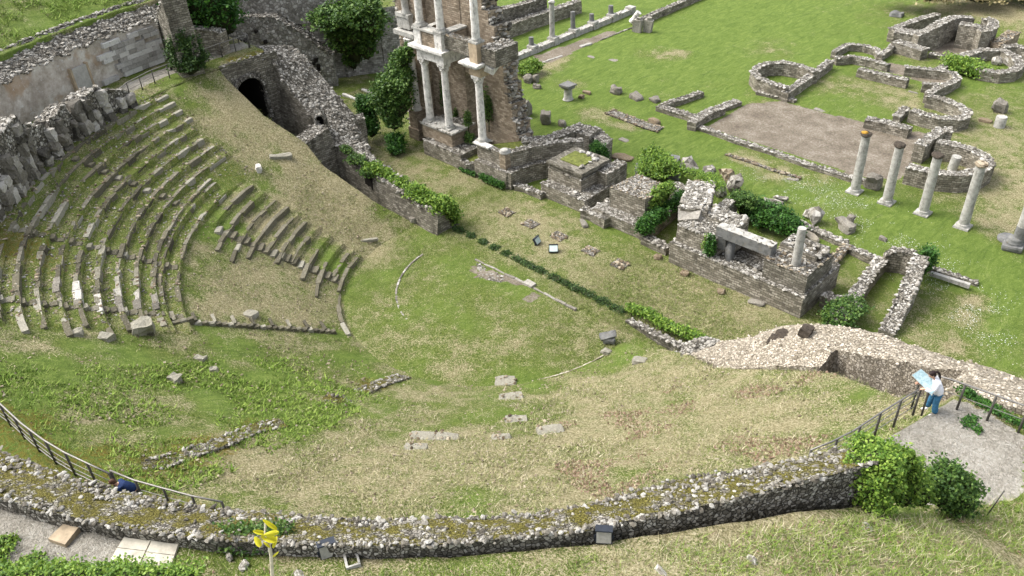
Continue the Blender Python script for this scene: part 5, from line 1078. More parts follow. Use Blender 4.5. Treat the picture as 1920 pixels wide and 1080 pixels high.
ww('tall rugged wall in the middle of the high ruin', [(1718, 65), (1740, 55), (1757, 46), (1772, 37), (1795, 31), (1823, 32)], [1.6, 2.0, 2.4, 2.4, 2.2, 2.0], .9, rub=24)
ww('round tower-like stub at the right of the high ruin', [(1836, 57), (1850, 56), (1863, 48), (1862, 38), (1848, 33)], 2.2, .9)
ww('pale slab roof over the dark opening of the high ruin', [(1800, 43), (1822, 46), (1842, 50)], 2.3, .9, rub=2)
ww('rubble wall between the courtyard lawn and the high ruin', [(1677, 76), (1700, 82), (1735, 93)], 1.0, 1.1)
ww('string of stones leading from the rubble wall to the round basin', [(1742, 99), (1765, 103), (1785, 107), (1800, 103)], .4, .6)
ww('slanting kerb going down from the round basin to the sinuous wall', [(1800, 101), (1785, 113), (1770, 124), (1758, 130)], .5, .6)
pxwall('bath_wall', 'reddish rubble wall leaning beyond the round basin', [(1866, 82), (1885, 70), (1902, 58)], [1.0, 1.5, 1.6], 1.1, [M['brn'], M['rubm'], M['rockm']], cat='low ruined wall', rub=26)
ww('flat slab wall at the upper right edge', [(1880, 86), (1905, 85), (1930, 90)], 1.1, .8, rub=3)
ww('round basin wall at the far right with broken stones inside', [(1803, 104), (1840, 93), (1880, 93), (1905, 106), (1914, 122), (1900, 132), (1873, 135), (1845, 131), (1820, 121), (1805, 108)], .95, .8)
mb = MB(); mb.box((*P2(1822, 62, .6), .6), (3.0, 2.0, 1.2), .6, 0); tag(mb.build('opening', [M['void']]), 'black opening under the slab of the high ruin', 'opening')  # solid box; the shade of the opening is only its black colour
for i, (px, py, lab) in enumerate([(1838, 112, 'arched broken stone at the left inside the round basin'), (1852, 108, 'pale broken arch stone in the middle of the round basin'), (1875, 112, 'small pale stone right of centre in the round basin'), (1893, 124, 'white stone near the right rim inside the round basin'), (1868, 122, 'tiny white stone on the floor of the round basin'), (1880, 106, 'upright stump against the far rim of the round basin')]):
    boulder(px, py, .9, .8, lab, 'rockp', cat='stone', z0=0)
boulder(1838, 149, .7, .5, 'white stone lying outside the round basin beside the ivy', 'rockp', cat='stone'); boulder(1890, 146, .8, .9, 'dark block against the outside of the round basin', 'rock', cat='stone')
# ------------------------------------------------------------ far left: high ruins beyond the passage
rm = empty('ruined_wall', (-38, 13, 0), 'high grey ruined wall pierced with small holes, sloping down behind the dark arch', 'ruined wall')
part('masonry', lambda mb: wallpath(mb, [(-46.5, 4.5, 7.6), (-42.2, 8.2, 7.2), (-39.5, 10.6, 7.0), (-38.2, 12.0, 5.6), (-37.2, 13.2, 4.0), (-36.5, 14.1, 3.1)], 1.5, -.15, 12, (0, 1, 2), .16, (.1, .35)), [M['gplas'], M['rub'], M['rock']], rm)
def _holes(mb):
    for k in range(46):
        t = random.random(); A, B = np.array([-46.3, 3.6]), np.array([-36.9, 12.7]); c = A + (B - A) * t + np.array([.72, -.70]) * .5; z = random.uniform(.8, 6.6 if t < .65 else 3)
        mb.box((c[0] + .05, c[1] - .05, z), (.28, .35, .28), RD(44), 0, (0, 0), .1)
part('putlog_holes', _holes, [M['void']], rm)  # dark boxes on the wall face paint the shade of the holes
pxwall('ruined_wall', 'light grey back wall beneath the big ivy curtain', [(640, 96), (668, 84), (695, 72)], 2.6, .8, [M['pmas'], M['rub'], M['rock']])
pxwall('ruined_wall', 'pale upright wall end right of the big ivy curtain', [(700, 66), (716, 60), (726, 66)], 3.6, 1.3, [M['pmas'], M['rubp'], M['rockp']])
pxwall('ruined_wall', 'dark wall of the upper terrace, left of the stage tower', [(690, 30), (715, 20), (735, 8)], 4.5, 1.0, [M['masd'], M['rub'], M['rock']])
def terr():
    mb = MB(); T = [np.array(P(*q, 6.4)) for q in ((440, 28), (600, 26), (740, 10), (740, -60), (600, -60), (430, -40))]
    mb.block([T[0], T[1], T[4], T[5]], 6.3, 0, 0, 1, 1.0, .1); mb.block([T[1], T[2], T[3], T[4]], 6.3, 0, 0, 1, 1.0, .1)
    o = mb.build('terrace', [M['pmas'], M['turf']]); tag(o, 'raised grass terrace behind the high ruined wall', 'terrace', kind='structure')
    put_attr(o, {k: np.full(len(o.data.vertices), v) for k, v in dict(dry=.35, dirt=0, grav=0, moss=.2).items()})
terr()
pxwall('back_wall', 'whitish stained wall at the top edge above the raised terrace', [(430, 22 - 40), (500, 8 - 30), (600, -8 - 20), (700, -22 - 10)], 9.2, .6, [M['gplas'], M['rub'], M['rock']], zb=6, rub=2)
pxwall('ruined_wall', 'low rubble wall right of the dark bush, beside the upper path', [(350, 52), (375, 52), (400, 54), (418, 60)], [11.2, 11.0, 10.8, 10.6], .8, MP, zb=8.2, rub=18)
pxwall('ruined_wall', 'dark sloping wall end rising from the plaster wall to the top edge', [(300, 42), (312, 22), (325, -5)], [12.3, 13.0, 14.5], 1.6, [M['masd'], M['rub'], M['rock']], zb=8, rub=10)
for (x0, y0, x1, y1, lab) in [(642, 178, 672, 188, 'left pale stone bar in the far grass court'), (678, 168, 700, 176, 'right pale stone bar in the far grass court')]:
    kerb_line('kerb', lab, [P(x0, y0), P(x1, y1)], .25, .3, 'marble', ln=1.4)
# ------------------------------------------------------------ railings
def railing(label, tops, h, posts, lean=.0, mid=(.45,), group=None, base=None):
    tops = [np.array(t, float) for t in tops]; e = empty('railing', tuple(tops[0] - np.array([0, 0, h])), label, 'railing', group)
    mb = MB(); mb.tube(tops, .032, 6); par(mb.build('top_rail', M['metal']), e)
    for k, m_ in enumerate(mid):
        mb = MB(); mb.tube([t - np.array([0, 0, h * (1 - m_)]) for t in tops], .014 if m_ > .2 else .02, 5); par(mb.build('wire' if m_ > .2 else 'bottom_rail', M['metal']), e)
    L = [0]
    for a, b in zip(tops[:-1], tops[1:]): L.append(L[-1] + np.linalg.norm(b - a))
    for k in range(posts):
        s = L[-1] * (k + .02) / max(1, posts - 1) if posts > 1 else 0; s = min(s, L[-1] - .01)
        i = max(j for j in range(len(L) - 1) if L[j] <= s); t = (s - L[i]) / (L[i + 1] - L[i]); p = tops[i] * (1 - t) + tops[i + 1] * t
        mb = MB(); mb.tube([p - np.array([0, 0, h + .1]) + np.array([lean * p[0] / hypot(p[0], p[1]), lean * p[1] / hypot(p[0], p[1]), 0]), p], .04, 6); par(mb.build('post', M['metalp']), e)
    return e
pt = lambda L, z: [P(x, y, z) for x, y in L]
railing('steel railing along the gravel walkway at the left edge, ending above the crouching visitor', pt([(-60, 715), (0, 757), (40, 794), (80, 824), (120, 848), (160, 867), (205, 888)], 11.05), 1.0, 9, mid=(.3, .6, .08))
railing('steel railing section behind the crouching visitor, running to the mossy wall', pt([(206, 882), (250, 900), (300, 914), (360, 930), (416, 941)], 11.1), 1.0, 5, mid=(.3, .6, .08))
railing('railing along the dry slope, leading up to the information panel', pt([(1520, 844), (1560, 828), (1600, 808), (1650, 775), (1690, 750), (1727, 728)], 11.65), 1.05, 6, mid=(.3, .6, .85))
railing('railing above the cream rubble wall, right of the visitor with the ponytail', pt([(1752, 703), (1785, 712), (1850, 735), (1925, 762), (1990, 785)], 11.65), 1.05, 5, mid=(.5,))
railing('far railing along the pale path at the upper left', pt([(206, 182), (237, 155), (280, 133), (318, 119), (365, 98), (410, 82), (462, 65)], 10.0), 1.0, 12, mid=(.5,))
railing('short far railing turning back at the end of the pale path', pt([(464, 65), (440, 58), (424, 53)], 10.0), 1.0, 3, mid=(.5,))
# ------------------------------------------------------------ information panel
pc_ = [(1709, 703), (1727, 691), (1757, 716), (1749, 739)]
T = [np.array(P(*pc_[0], 11.85)), np.array(P(*pc_[1], 12.05)), np.array(P(1762, 722, 11.85)), np.array(P(1747, 742, 11.6))]
ctr = sum(T) / 4; e = empty('information_panel', (ctr[0], ctr[1], 10.6), 'tilted pale blue information panel on legs at the corner of the railing', 'information panel')
mb = MB(); nrm = unit(np.cross(T[1] - T[0], T[3] - T[0])); nrm = nrm if nrm[2] > 0 else -nrm
mb.add([t for t in T] + [t - nrm * .04 for t in T], [(0, 1, 2, 3), (7, 6, 5, 4), (0, 4, 5, 1), (1, 5, 6, 2), (2, 6, 7, 3), (3, 7, 4, 0)]); fr_ = par(mb.build('panel_frame', M['metal']), e)
T2 = [ctr + (t - ctr) * .96 + nrm * .006 for t in T]; mb = MB(); mb.add(T2, [(0, 1, 2, 3)]); mb.build('map_sheet', M['map'], fr_)
for s_ in (.25, .75):
    a = T[0] * (1 - s_) + T[3] * s_; b = T[1] * (1 - s_) + T[2] * s_; c = (a + b) / 2; mb = MB(); mb.tube([(c[0], c[1], 10.5), (c[0], c[1], c[2] - .03)], .035, 6); par(mb.build('leg', M['metalp']), e)
# ------------------------------------------------------------ people
def skin(name, J, E, mat, parent, sub=2, root=0):
    me = bpy.data.meshes.new(name); me.from_pydata([j[0] for j in J], E, []); o = link(name, me, parent); me.materials.append(mat)
    m = o.modifiers.new('skin', 'SKIN'); m.use_smooth_shade = True
    for i, j in enumerate(J):
        r = j[1]; me.skin_vertices[0].data[i].radius = r if hasattr(r, '__len__') else (r, r)
    me.skin_vertices[0].data[root].use_root = True
    s = o.modifiers.new('sub', 'SUBSURF'); s.levels = s.render_levels = sub
    return o
def head(parent, c, tilt, hairm, pony=False, bun=False):
    """c = skull centre, local; face towards +Y"""
    R = Matrix.Rotation(tilt, 3, 'X'); c = Vector(c)
    q = lambda x, y, z: tuple(c + R @ Vector((x, y, z)))
    mb = MB(); n = 16; prof = [(.02, -.125), (.045, -.115), (.058, -.085), (.068, -.04), (.076, .01), (.076, .05), (.062, .085), (.035, .108), (.005, .115)]
    V = []
    for r, z in prof:
        for k in range(n):
            a = 2 * pi * k / n; y = sin(a) * r * 1.22 + (.012 if z < 0 else -.004); V.append(q(cos(a) * r, y, z))
    k = len(prof); mb.add(V, [(j * n + i, j * n + (i + 1) % n, (j + 1) * n + (i + 1) % n, (j + 1) * n + i) for j in range(k - 1) for i in range(n)] + [tuple(range(n))[::-1]], 0, None, True)
    mb.tube([q(0, .088, .012), q(0, .108, -.022), q(0, .092, -.032)], [.008, .014, .01], 6)      # nose
    mb.tube([q(-.022, .088, -.062), q(0, .094, -.063), q(.022, .088, -.062)], [.004, .008, .004], 5, 1)   # mouth
    for s_ in (-1, 1):
        mb.tube([q(s_ * .018, .086, .004), q(s_ * .04, .078, .004)], [.007, .006], 6, 2); mb.tube([q(s_ * .076, .0, .015), q(s_ * .086, -.008, 0), q(s_ * .076, -.002, -.025)], [.008, .013, .007], 6)
    mb.build('head', [M['skin'], M['lips'], M['hair']], parent)
    mb = MB(); prof = [(.070, -.05), (.084, -.01), (.090, .04), (.078, .09), (.045, .122), (.004, .132)]; V = []
    for j, (r, z) in enumerate(prof):
        for k in range(n):
            a = 2 * pi * k / n; yy = sin(a) * r * 1.22 - .016; rr = 1.0
            zz = z + (.055 * max(0, sin(a)) if z < .06 else 0) - (.05 * max(0, -sin(a)) if j == 0 else 0); V.append(q(cos(a) * r * (1 if sin(a) < .5 else .93), min(yy, .078), zz))
    k = len(prof); mb.add(V, [(j * n + i, j * n + (i + 1) % n, (j + 1) * n + (i + 1) % n, (j + 1) * n + i) for j in range(k - 1) for i in range(n)], 0, None, True)
    if pony: mb.tube([q(0, -.10, .05), q(0, -.16, .03), q(.01, -.19, -.08), q(.02, -.18, -.2), q(.02, -.16, -.30), q(.02, -.14, -.36)], [.03, .04, .042, .036, .022, .006], 8)
    mb.build('hair', hairm, parent)
M['lips'] = m_plain('lips', (.35, .12, .10), .1, 8, .6)
def hand(parent_mesh_list, wrist, d, up, s):
    """palm + five fingers as skin joints: returns joints and edges"""
    wrist = Vector(wrist); d = Vector(d).normalized(); up = Vector(up).normalized(); side = d.cross(up).normalized()
    J = [(tuple(wrist), .022), (tuple(wrist + d * .05), (.036, .016)), (tuple(wrist + d * .085), (.038, .014))]; E = [(0, 1), (1, 2)]
    for k, (off, L) in enumerate([(-.030, .065), (-.011, .078), (.010, .074), (.029, .058)]):
        b = wrist + d * .092 + side * off; i = len(J)
        J += [(tuple(b), .0095), (tuple(b + d * L * .5 - up * .010), .0088), (tuple(b + d * L * .85 - up * .030), .0075)]; E += [(2, i), (i, i + 1), (i + 1, i + 2)]
    i = len(J); b = wrist + d * .035 - side * s * .035
    J += [(tuple(b), .013), (tuple(b - side * s * .025 + d * .028 - up * .01), .011), (tuple(b - side * s * .03 + d * .055 - up * .02), .009)]; E += [(1, i), (i, i + 1), (i + 1, i + 2)]
    return J, E
def person(loc, rz, label, spine_lean, arms, legs, top, pants, shoes, hairm, hip=.90, pony=False, loose=1.0, headtilt=-.3, scale=1.0):
    e = empty('person', loc, label, 'person'); e.rotation_euler = (0, 0, rz); e.scale = (scale,) * 3
    L = spine_lean; pel = Vector((0, 0, hip)); ch = pel + Vector((0, sin(L) * .38, cos(L) * .38)); sh = pel + Vector((0, sin(L) * .50, cos(L) * .50)); nk = pel + Vector((0, sin(L * 1.1) * .58, cos(L * 1.1) * .58)); hd = nk + Vector((0, .05, .155)) if True else nk
    # body: one continuous surface
    J = [(tuple(pel), (.135, .10)), (tuple(pel + (ch - pel) * .5), (.115, .085)), (tuple(ch), (.14, .10)), (tuple(sh), (.10, .075)), (tuple(nk), .050), (tuple(nk + Vector((0, .02, .06))), .045)]
    E = [(0, 1), (1, 2), (2, 3), (3, 4), (4, 5)]
    for s_, (el, wr, hdir) in zip((-1, 1), arms):
        s0 = sh + Vector((s_ * .165, 0, -.02)); i = len(J); J += [(tuple(s0), .055), (tuple(Vector(el)), .042), (tuple(Vector(wr)), .027)]; E += [(3, i), (i, i + 1), (i + 1, i + 2)]
        hj, he = hand(None, wr, hdir, (0, 0, 1), s_); k = len(J); J += hj[1:]; E += [((i + 2) if a == 0 else a - 1 + k, b - 1 + k) for a, b in he]
    for s_, (kn, an) in zip((-1, 1), legs):
        i = len(J); J += [(tuple(pel + Vector((s_ * .09, 0, -.06))), .085), (tuple(Vector(kn)), .058), (tuple(Vector(an)), .038)]; E += [(0, i), (i, i + 1), (i + 1, i + 2)]
    skin('body', J, E, M['skin'], e)
    w = loose
    J = [(tuple(pel + Vector((0, -.02, -.13))), (.20 * w, .16 * w)), (tuple(pel + (ch - pel) * .4), (.19 * w, .15 * w)), (tuple(ch), (.19 * w, .145 * w)), (tuple(sh), (.13 * w, .105 * w)), (tuple(nk), .066)]; E = [(0, 1), (1, 2), (2, 3), (3, 4)]
    for s_, (el, wr, hdir) in zip((-1, 1), arms):
        s0 = sh + Vector((s_ * .17, 0, -.02)); i = len(J); wv = Vector(wr) + (Vector(el) - Vector(wr)) * .06; J += [(tuple(s0), .088 * w), (tuple(Vector(el)), .080 * w), (tuple(wv), .055 * w)]; E += [(3, i), (i, i + 1), (i + 1, i + 2)]
    skin('jacket', J, E, top, e)
    J = [(tuple(pel), (.155, .12))]; E = []
    for s_, (kn, an) in zip((-1, 1), legs):
        i = len(J); a2 = Vector(an) + Vector((0, 0, .02)); J += [(tuple(pel + Vector((s_ * .095, 0, -.10))), .105), (tuple(Vector(kn)), .095), (tuple(a2), .105)]; E += [(0, i), (i, i + 1), (i + 1, i + 2)]
    skin('trousers', J, E, pants, e)
    for s_, (kn, an) in zip((-1, 1), legs):
        a = Vector(an); skin('shoe', [(tuple(a + Vector((0, -.05, -.045))), (.045, .04)), (tuple(a + Vector((0, .06, -.055))), (.048, .034)), (tuple(a + Vector((0, .17, -.065))), (.04, .024))], [(0, 1), (1, 2)], shoes, e, 1)
    head(e, hd + Vector((0, .03 * 1, .0)), headtilt, hairm, pony)
    return e
pf = P(1748, 768, 10.6); d_ = ctr[:2] - np.array(pf[:2]); rz = atan2(d_[1], d_[0]) - pi / 2
person((pf[0], pf[1], gz(pf[0], pf[1]) + .02), rz, 'visitor with dark ponytail, white shirt and blue jeans bending over the information panel', .42,
       [((-.25, .33, 1.10), (-.20, .55, 1.18), (.2, 1, -.1)), ((.27, .33, 1.08), (.16, .54, 1.14), (-.2, 1, -.1))], [((-.13, .04, .48), (-.15, -.02, .09)), ((.12, .07, .48), (.16, .10, .09))], M['white'], M['jean'], M['shoe'], M['hair'], pony=True, loose=1.18, headtilt=-.5, scale=1.04)
ps = P(256, 922, 10.55); gzv = gz(ps[0], ps[1])
person((ps[0], ps[1], gzv), RD(150), 'brown-haired visitor in navy jacket bent forward, half hidden behind the mossy wall', .95,
       [((-.25, .42, .72), (-.18, .62, .62), (0, 1, -.3)), ((.25, .42, .72), (.18, .62, .62), (0, 1, -.3))], [((-.13, .12, .42), (-.13, 0, .09)), ((.13, .12, .42), (.13, .02, .09))], M['navy'], M['lampb'], M['shoe'], M['hairb'], hip=.80, headtilt=-.7, scale=.9)
# ------------------------------------------------------------ lamps, slabs and small things
def floodlight(loc, rz, tilt, label, w=.5, h=.42, mats=('lampb', 'glass'), group=None, stand=.12):
    e = empty('floodlight', loc, label, 'floodlight', group); e.rotation_euler = (0, 0, rz)
    M_ = Matrix.Rotation(tilt, 3, 'X'); c = np.array((0, 0, stand + h / 2))
    mb = MB(); mb.box(c, (w, .16, h), 0, 0, (tilt, 0)); mb.box(c + np.array(M_ @ Vector((0, .03, h / 2 + .02))), (w * 1.05, .24, .03), 0, 0, (tilt, 0)); hous = mb.build('housing', M[mats[0]], e)
    mb = MB(); mb.box(c + np.array(M_ @ Vector((0, .086, 0))), (w * .88, .012, h * .86), 0, 0, (tilt, 0)); mb.build('glass', M[mats[1]], hous)
    mb = MB()
    for s_ in (-1, 1): mb.tube([(s_ * (w / 2 + .02), 0, 0), (s_ * (w / 2 + .02), 0, stand + h / 2)], .015, 5)
    mb.tube([(-w / 2 - .02, 0, .01), (w / 2 + .02, 0, .01)], .015, 5); mb.build('bracket', M['lampb'], e); return e
tocam = lambda p: atan2(CAM[1] - p[1], CAM[0] - p[0]) - pi / 2
p = P(1007, 459); floodlight(p, tocam(p) + 1.0, .5, 'black floodlight turned on its side in the grass in front of the stage', .55, .45, stand=.1)
p = P(1038, 473); floodlight(p, tocam(p), .9, 'floodlight with pale green glass lying face up in the grass in front of the stage', .6, .5, stand=.02)
p = P(1132, 1016, 14.0); p = (p[0], p[1], gz(p[0], p[1])); floodlight(p, tocam(p), .25, 'grey flat floodlight against the outer side of the mossy wall, right of centre', .38, .36, ('lampb', 'lampg'), stand=.04)
p = P(617, 1042, 13.9); p = (p[0], p[1], gz(p[0], p[1])); floodlight(p, tocam(p), .2, 'grey flat floodlight half buried in weeds below the mossy wall, next to the sunken frame', .40, .40, ('lampb', 'lampg'), stand=.02)
# sunken frame
p = np.array(P(660, 1050, 13.95)); p[2] = gz(p[0], p[1]) - .03; mb = MB()
for dx, dy, a, b in ((-.14, 0, .05, .5), (.14, 0, .05, .5), (0, .25, .33, .05), (0, -.25, .33, .05)):
    q = Matrix.Rotation(tocam(p), 3, 'Z') @ Vector((dx, dy, 0)); mb.box((p[0] + q[0], p[1] + q[1], p[2] + .05), (a, b, .22), tocam(p), 0, (0, 0), .02)
tag(mb.build('concrete_frame', [M['colg']]), 'small rectangular concrete frame sunk in weeds beside the half-buried floodlight', 'frame')
for q, z, lab, sl_ in [([(90, 1010), (122, 979), (150, 985), (122, 1021)], 14.0, 'single tan sandstone slab lying on the grey gravel', 1), ([(205, 1052), (236, 1001), (337, 1013), (318, 1066)], 14.02, 'large pale paving of two joined slabs on the gravel beside the wall', 2)]:
    mb = MB()
    if sl_ == 1: mb.block([P2(x, y, z) for x, y in q], z, 13.3, 0, 0, .2, .012, .01)
    else:
        A = [np.array(P2(x, y, z)) for x, y in q]; f = lambda u, v: (A[0] * (1 - u) + A[3] * u) * (1 - v) + (A[1] * (1 - u) + A[2] * u) * v
        for u0, u1, v0, v1 in ((0, .49, 0, .48), (.51, 1, 0, .45), (0, .49, .50, 1), (.51, 1, .47, .98)): mb.block([f(u0, v0), f(u1, v0), f(u1, v1), f(u0, v1)], z, 13.3, 0, 0, .2, .012, .01)
    tag(mb.build('paving_slab', [M['slab'] if sl_ == 1 else M['slabp']]), lab, 'paving slab')
for (px, py, z, s, h, lab) in [(455, 1062, 13.9, .26, .14, 'flat pinkish stone at the foot of the mossy wall left of the yellow-leaved plant'), (430, 1045, 13.9, .18, .2, 'white-edged stone standing in dark ivy below the wall'), (1412, 1050, 13.9, .28, .2, 'small pale stone low in the foreground grass, right of centre'), (1240, 1072, 13.9, .3, .2, 'white stone at the bottom edge of the foreground grass'), (1626, 986, 13.4, .3, .12, 'white stone chip on the dry foreground slope'), (560, 1078, 13.9, .35, .12, 'grey slab edge at the bottom border right of the yellow-leaved plant')]:
    boulder(px, py, s, h, lab, 'rockp', cat='stone', z0=gz(*P2(px, py, z)) + .05)
p = P(1868, 945, 11.2); mb = MB(); a0 = np.array(P(1855, 955, 11.2)); mb.tube([a0 - np.array([0, 0, .3]), np.array(P(1883, 920, 11.9))], .018, 5); tag(mb.build('iron_rod', [M['metalp']]), 'thin rusty rod leaning out of the grass beside the right ivy mound', 'rod')
# ------------------------------------------------------------ vegetation
def B(px, py, z, r): p = P(px, py, z); return (tuple(p), r if hasattr(r, '__len__') else (r, r, r))
foliage('shrub', [B(347, 105, 10.2, (1.15, 1.15, 1.5)), B(343, 82, 11.2, (.8, .8, 1.0)), B(358, 122, 9.7, (.9, .9, .8))], 17000, .16, M['tree'], M['stem_core'], 'dark rounded evergreen shrub beside the pale upper path', 'shrub', loc=P(350, 140, 9))
foliage('shrub', [B(350, 14, 12, (2.2, 2.0, 1.8)), B(395, 22, 11.5, (2.0, 2.0, 1.8)), B(420, 40, 10.5, (1.2, 1.2, 1.2)), B(370, -10, 13, (2.2, 2, 1.8))], 16000, .24, M['hedge'], M['stem_core'], 'large glossy green bush at the top edge above the evergreen shrub', 'bush', loc=P(390, 45, 9))
foliage('ivy_curtain', [B(620, 38, 6.8, (1.7, 1.7, 1.0)), B(650, 30, 6.8, (2.0, 1.8, 1.2)), B(690, 35, 6.5, (1.7, 1.5, 1.6)), B(640, 80, 4.0, (1.2, 1.1, 1.2)), B(688, 92, 3.2, (1.0, .9, 1.2)), B(655, 55, 5.2, (2.0, 1.4, 2.0)), B(690, 62, 4.6, (1.4, 1.2, 1.6)), B(662, 88, 3.2, (1.3, 1.0, 1.8)), B(660, 112, 1.7, (.8, .8, 1.2)), B(636, 60, 5.2, (1.2, 1.2, 1.3))], 26000, .26, M['ivy'], M['stem_core'], 'huge dark ivy curtain hanging over the grey ruined walls at the top', 'ivy', loc=P(665, 130, 0))
foliage('ivy_tree', [B(750, 120, 6.2, (.9, .9, 1.0)), B(752, 145, 5.4, (1.2, 1.1, 1.3)), B(742, 170, 4.6, (1.5, 1.3, 1.4)), B(722, 185, 4.0, (1.1, 1.0, 1.2)), B(748, 195, 3.6, (1.1, 1.0, 1.1)), B(733, 212, 2.9, (1.0, .9, 1.0)), B(738, 230, 2.2, (.7, .7, .8)), B(757, 110, 7.0, (.6, .6, .8)), B(764, 100, 7.6, (.5, .5, .6))], 22000, .19, M['ivy'], M['stem_core'], 'tall dark ivy clump climbing the left pilaster of the stage wall', 'ivy', loc=P(745, 262, 0))
foliage('ivy_bush', [B(742, 268, .8, (.7, .7, .8)), B(742, 280, .5, (.6, .6, .5))], 3500, .15, M['hedge'], M['stem_core'], 'small green bush at the foot of the tall ivy clump', 'bush')
foliage('ivy_bush', [B(686, 195, 3.0, (.9, .8, .7)), B(690, 210, 2.2, (.9, .8, 1.0)), B(695, 240, 1.2, (.8, .7, 1.0))], 7000, .16, M['hedge'], M['stem_core'], 'bright-topped ivy on the wall stub between the square pier and the tall ivy clump', 'ivy', loc=P(690, 265, 0))
foliage('ivy_strip', [B(700, 318, 2.4, (.8, .7, .5)), B(722, 330, 2.1, (.9, .7, .5)), B(748, 345, 1.9, (.9, .6, .5)), B(775, 362, 1.8, (1.1, .7, .55)), B(800, 375, 1.7, (1.1, .7, .6)), B(825, 388, 1.6, (1.0, .7, .7)), B(840, 396, 1.2, (.8, .6, .9)), B(845, 410, .5, (.6, .5, .6))], 16000, .15, M['ivyl'], M['stem_core'], 'long bright yellow-green ivy lying on top of the low end of the passage wall', 'ivy', loc=P(790, 380, 0))
foliage('ivy_fringe', [B(668, 300, 2.8, (.8, .6, .4)), B(690, 325, 2.3, (.7, .5, .4)), B(650, 282, 3.2, (.6, .4, .3))], 2500, .13, M['ivy'], M['stem_core'], 'thin dark green fringe of ivy upslope on the passage wall', 'ivy')
for i, (a, b) in enumerate(SLOTS):
    k = max(1, int((b - a) / .8)); bl = [((a + (b - a) * (j + .5) / k, 2.87, -.12), (max(.36, (b - a) / k * .85), .34, .30)) for j in range(k)]
    ords = ['first', 'second', 'third', 'fourth', 'fifth', 'sixth', 'seventh', 'eighth', 'ninth', 'last'][i]
    if i < 9:
        foliage('trench_ivy', bl, 600 * k + 200, .10, M['tree'], M['stem_core'], '%s dark green plant-filled slot of the curtain trench, counted from the bright ivy wall' % ords, 'plant', group='ivy in the curtain trench slots')
bl = [((8.2 + j * .55, 3.25 + .1 * sin(j), .25 + j * .02), (.5, .42, .22)) for j in range(10)]
foliage('trench_ivy', bl, 6500, .12, M['ivyl'], M['stem_core'], 'long light green ivy carpet along the last stretch of the trench', 'ivy', group='ivy in the curtain trench slots')
pxwall('kerb_wall', 'dark kerb wall of the last trench stretch, running to the dark rubble lump', [(1178, 598), (1220, 620), (1262, 640), (1292, 655)], [.15, .4, .55, .7], .4, [M['masd'], M['rub'], M['rock']], rub=14)
foliage('ivy_heap', [B(1235, 300, 1.0, (1.1, 1.0, .6)), B(1220, 318, .9, (1.2, 1.0, .5)), B(1245, 312, 1.0, (1.4, 1.1, .6)), B(1222, 292, 1.0, (.7, .6, .7))], 9000, .15, M['ivyl'], M['stem_core'], 'light green ivy spilling over dark blocks behind the flat-topped pedestal', 'ivy', loc=P(1240, 330, 0))
for (px, py, s, w_) in [(1203, 318, .9, 'left'), (1258, 305, 1.3, 'upper right'), (1264, 320, 1.0, 'lower right'), (1216, 290, .8, 'back')]:
    p = P(px, py, .6); mb = MB(); mb.rough((p[0], p[1], .5), (s, s * .8, 1.1), random.uniform(0, 1), 0, (.05, .05)); tag(mb.build('stone_block', [M['coldk']]), 'dark block showing at the %s edge of the light green ivy heap' % w_, 'stone', 'dark blocks round the ivy heap')
foliage('wall_ivy', [B(1232, 375, 1.9, (.35, .9, .8)), B(1246, 362, 2.0, (.35, .8, .7)), B(1222, 388, 1.4, (.3, .6, .8)), B(1250, 352, 2.3, (.5, .6, .3))], 6500, .12, M['ivyl'], M['stem_core'], 'ivy clothing the right face of the flat-topped pedestal', 'ivy')
foliage('wall_ivy', [B(1215, 420, 1.2, (.5, .7, .6)), B(1232, 408, 1.1, (.5, .8, .6)), B(1255, 390, 1.0, (.4, .8, .6)), B(1272, 375, .9, (.4, .7, .6)), B(1208, 430, 1.0, (.7, .4, .5))], 8000, .13, M['hedge'], M['stem_core'], 'dark green ivy hanging over the low wall right of the flat-topped pedestal', 'ivy')
foliage('ivy_heap', [B(1392, 378, 1.6, (.9, .6, .5)), B(1400, 388, 1.0, (.9, .5, .9))], 5000, .13, M['ivy'], M['stem_core'], 'hanging green ivy on the right end of the short pale wall behind the lintel', 'ivy')
foliage('ivy_heap', [B(1438, 400, .9, (1.3, .9, .7)), B(1460, 412, .9, (1.3, .9, .7)), B(1480, 425, .8, (.9, .8, .7)), B(1430, 412, .6, (.8, .8, .6))], 9500, .14, M['hedge'], M['stem_core'], 'long mound of feathery green ivy behind the lintel', 'ivy', loc=P(1455, 430, 0))
foliage('moss_patch', [B(1338, 350, 2.1, (.7, .9, .35)), B(1330, 335, 1.8, (.8, .7, .3)), B(1325, 460, 2.0, (.3, .3, .7)), B(1305, 325, 1.4, (.8, .5, .25))], 4000, .09, M['ivyl'], M['stem_core'], 'yellow-green creeper patches on the stony wall and on the big base', 'creeper', core=.5)
foliage('ivy_bush', [B(1125, 292, 1.2, (.6, .6, .9)), B(1118, 280, 1.7, (.5, .5, .5))], 3000, .13, M['hedge'], M['stem_core'], 'bushy green plant in the corner between curved podium wall and two-tier pedestal', 'bush')
foliage('ivy_bush', [B(985, 132, .6, (1.2, .8, .5)), B(1000, 125, .7, (.9, .7, .6))], 4500, .14, M['ivyl'], M['stem_core'], 'small clipped-looking ivy bush behind the stage wall near the portico', 'bush')
foliage('ivy_bush', [B(1802, 122, .6, (1.6, 1.0, .7)), B(1820, 132, .5, (1.6, 1.0, .6)), B(1840, 136, .4, (1.0, .8, .5))], 8000, .17, M['ivyl'], M['stem_core'], 'bright green bush against the left rim of the round basin', 'bush')
foliage('ivy_bush', [B(1735, 492, 1.4, (.5, .8, .9)), B(1728, 500, .8, (.5, .8, .7))], 3500, .13, M['hedge'], M['stem_core'], 'ivy on the outer side of the tall wall of the narrow grass court', 'ivy')
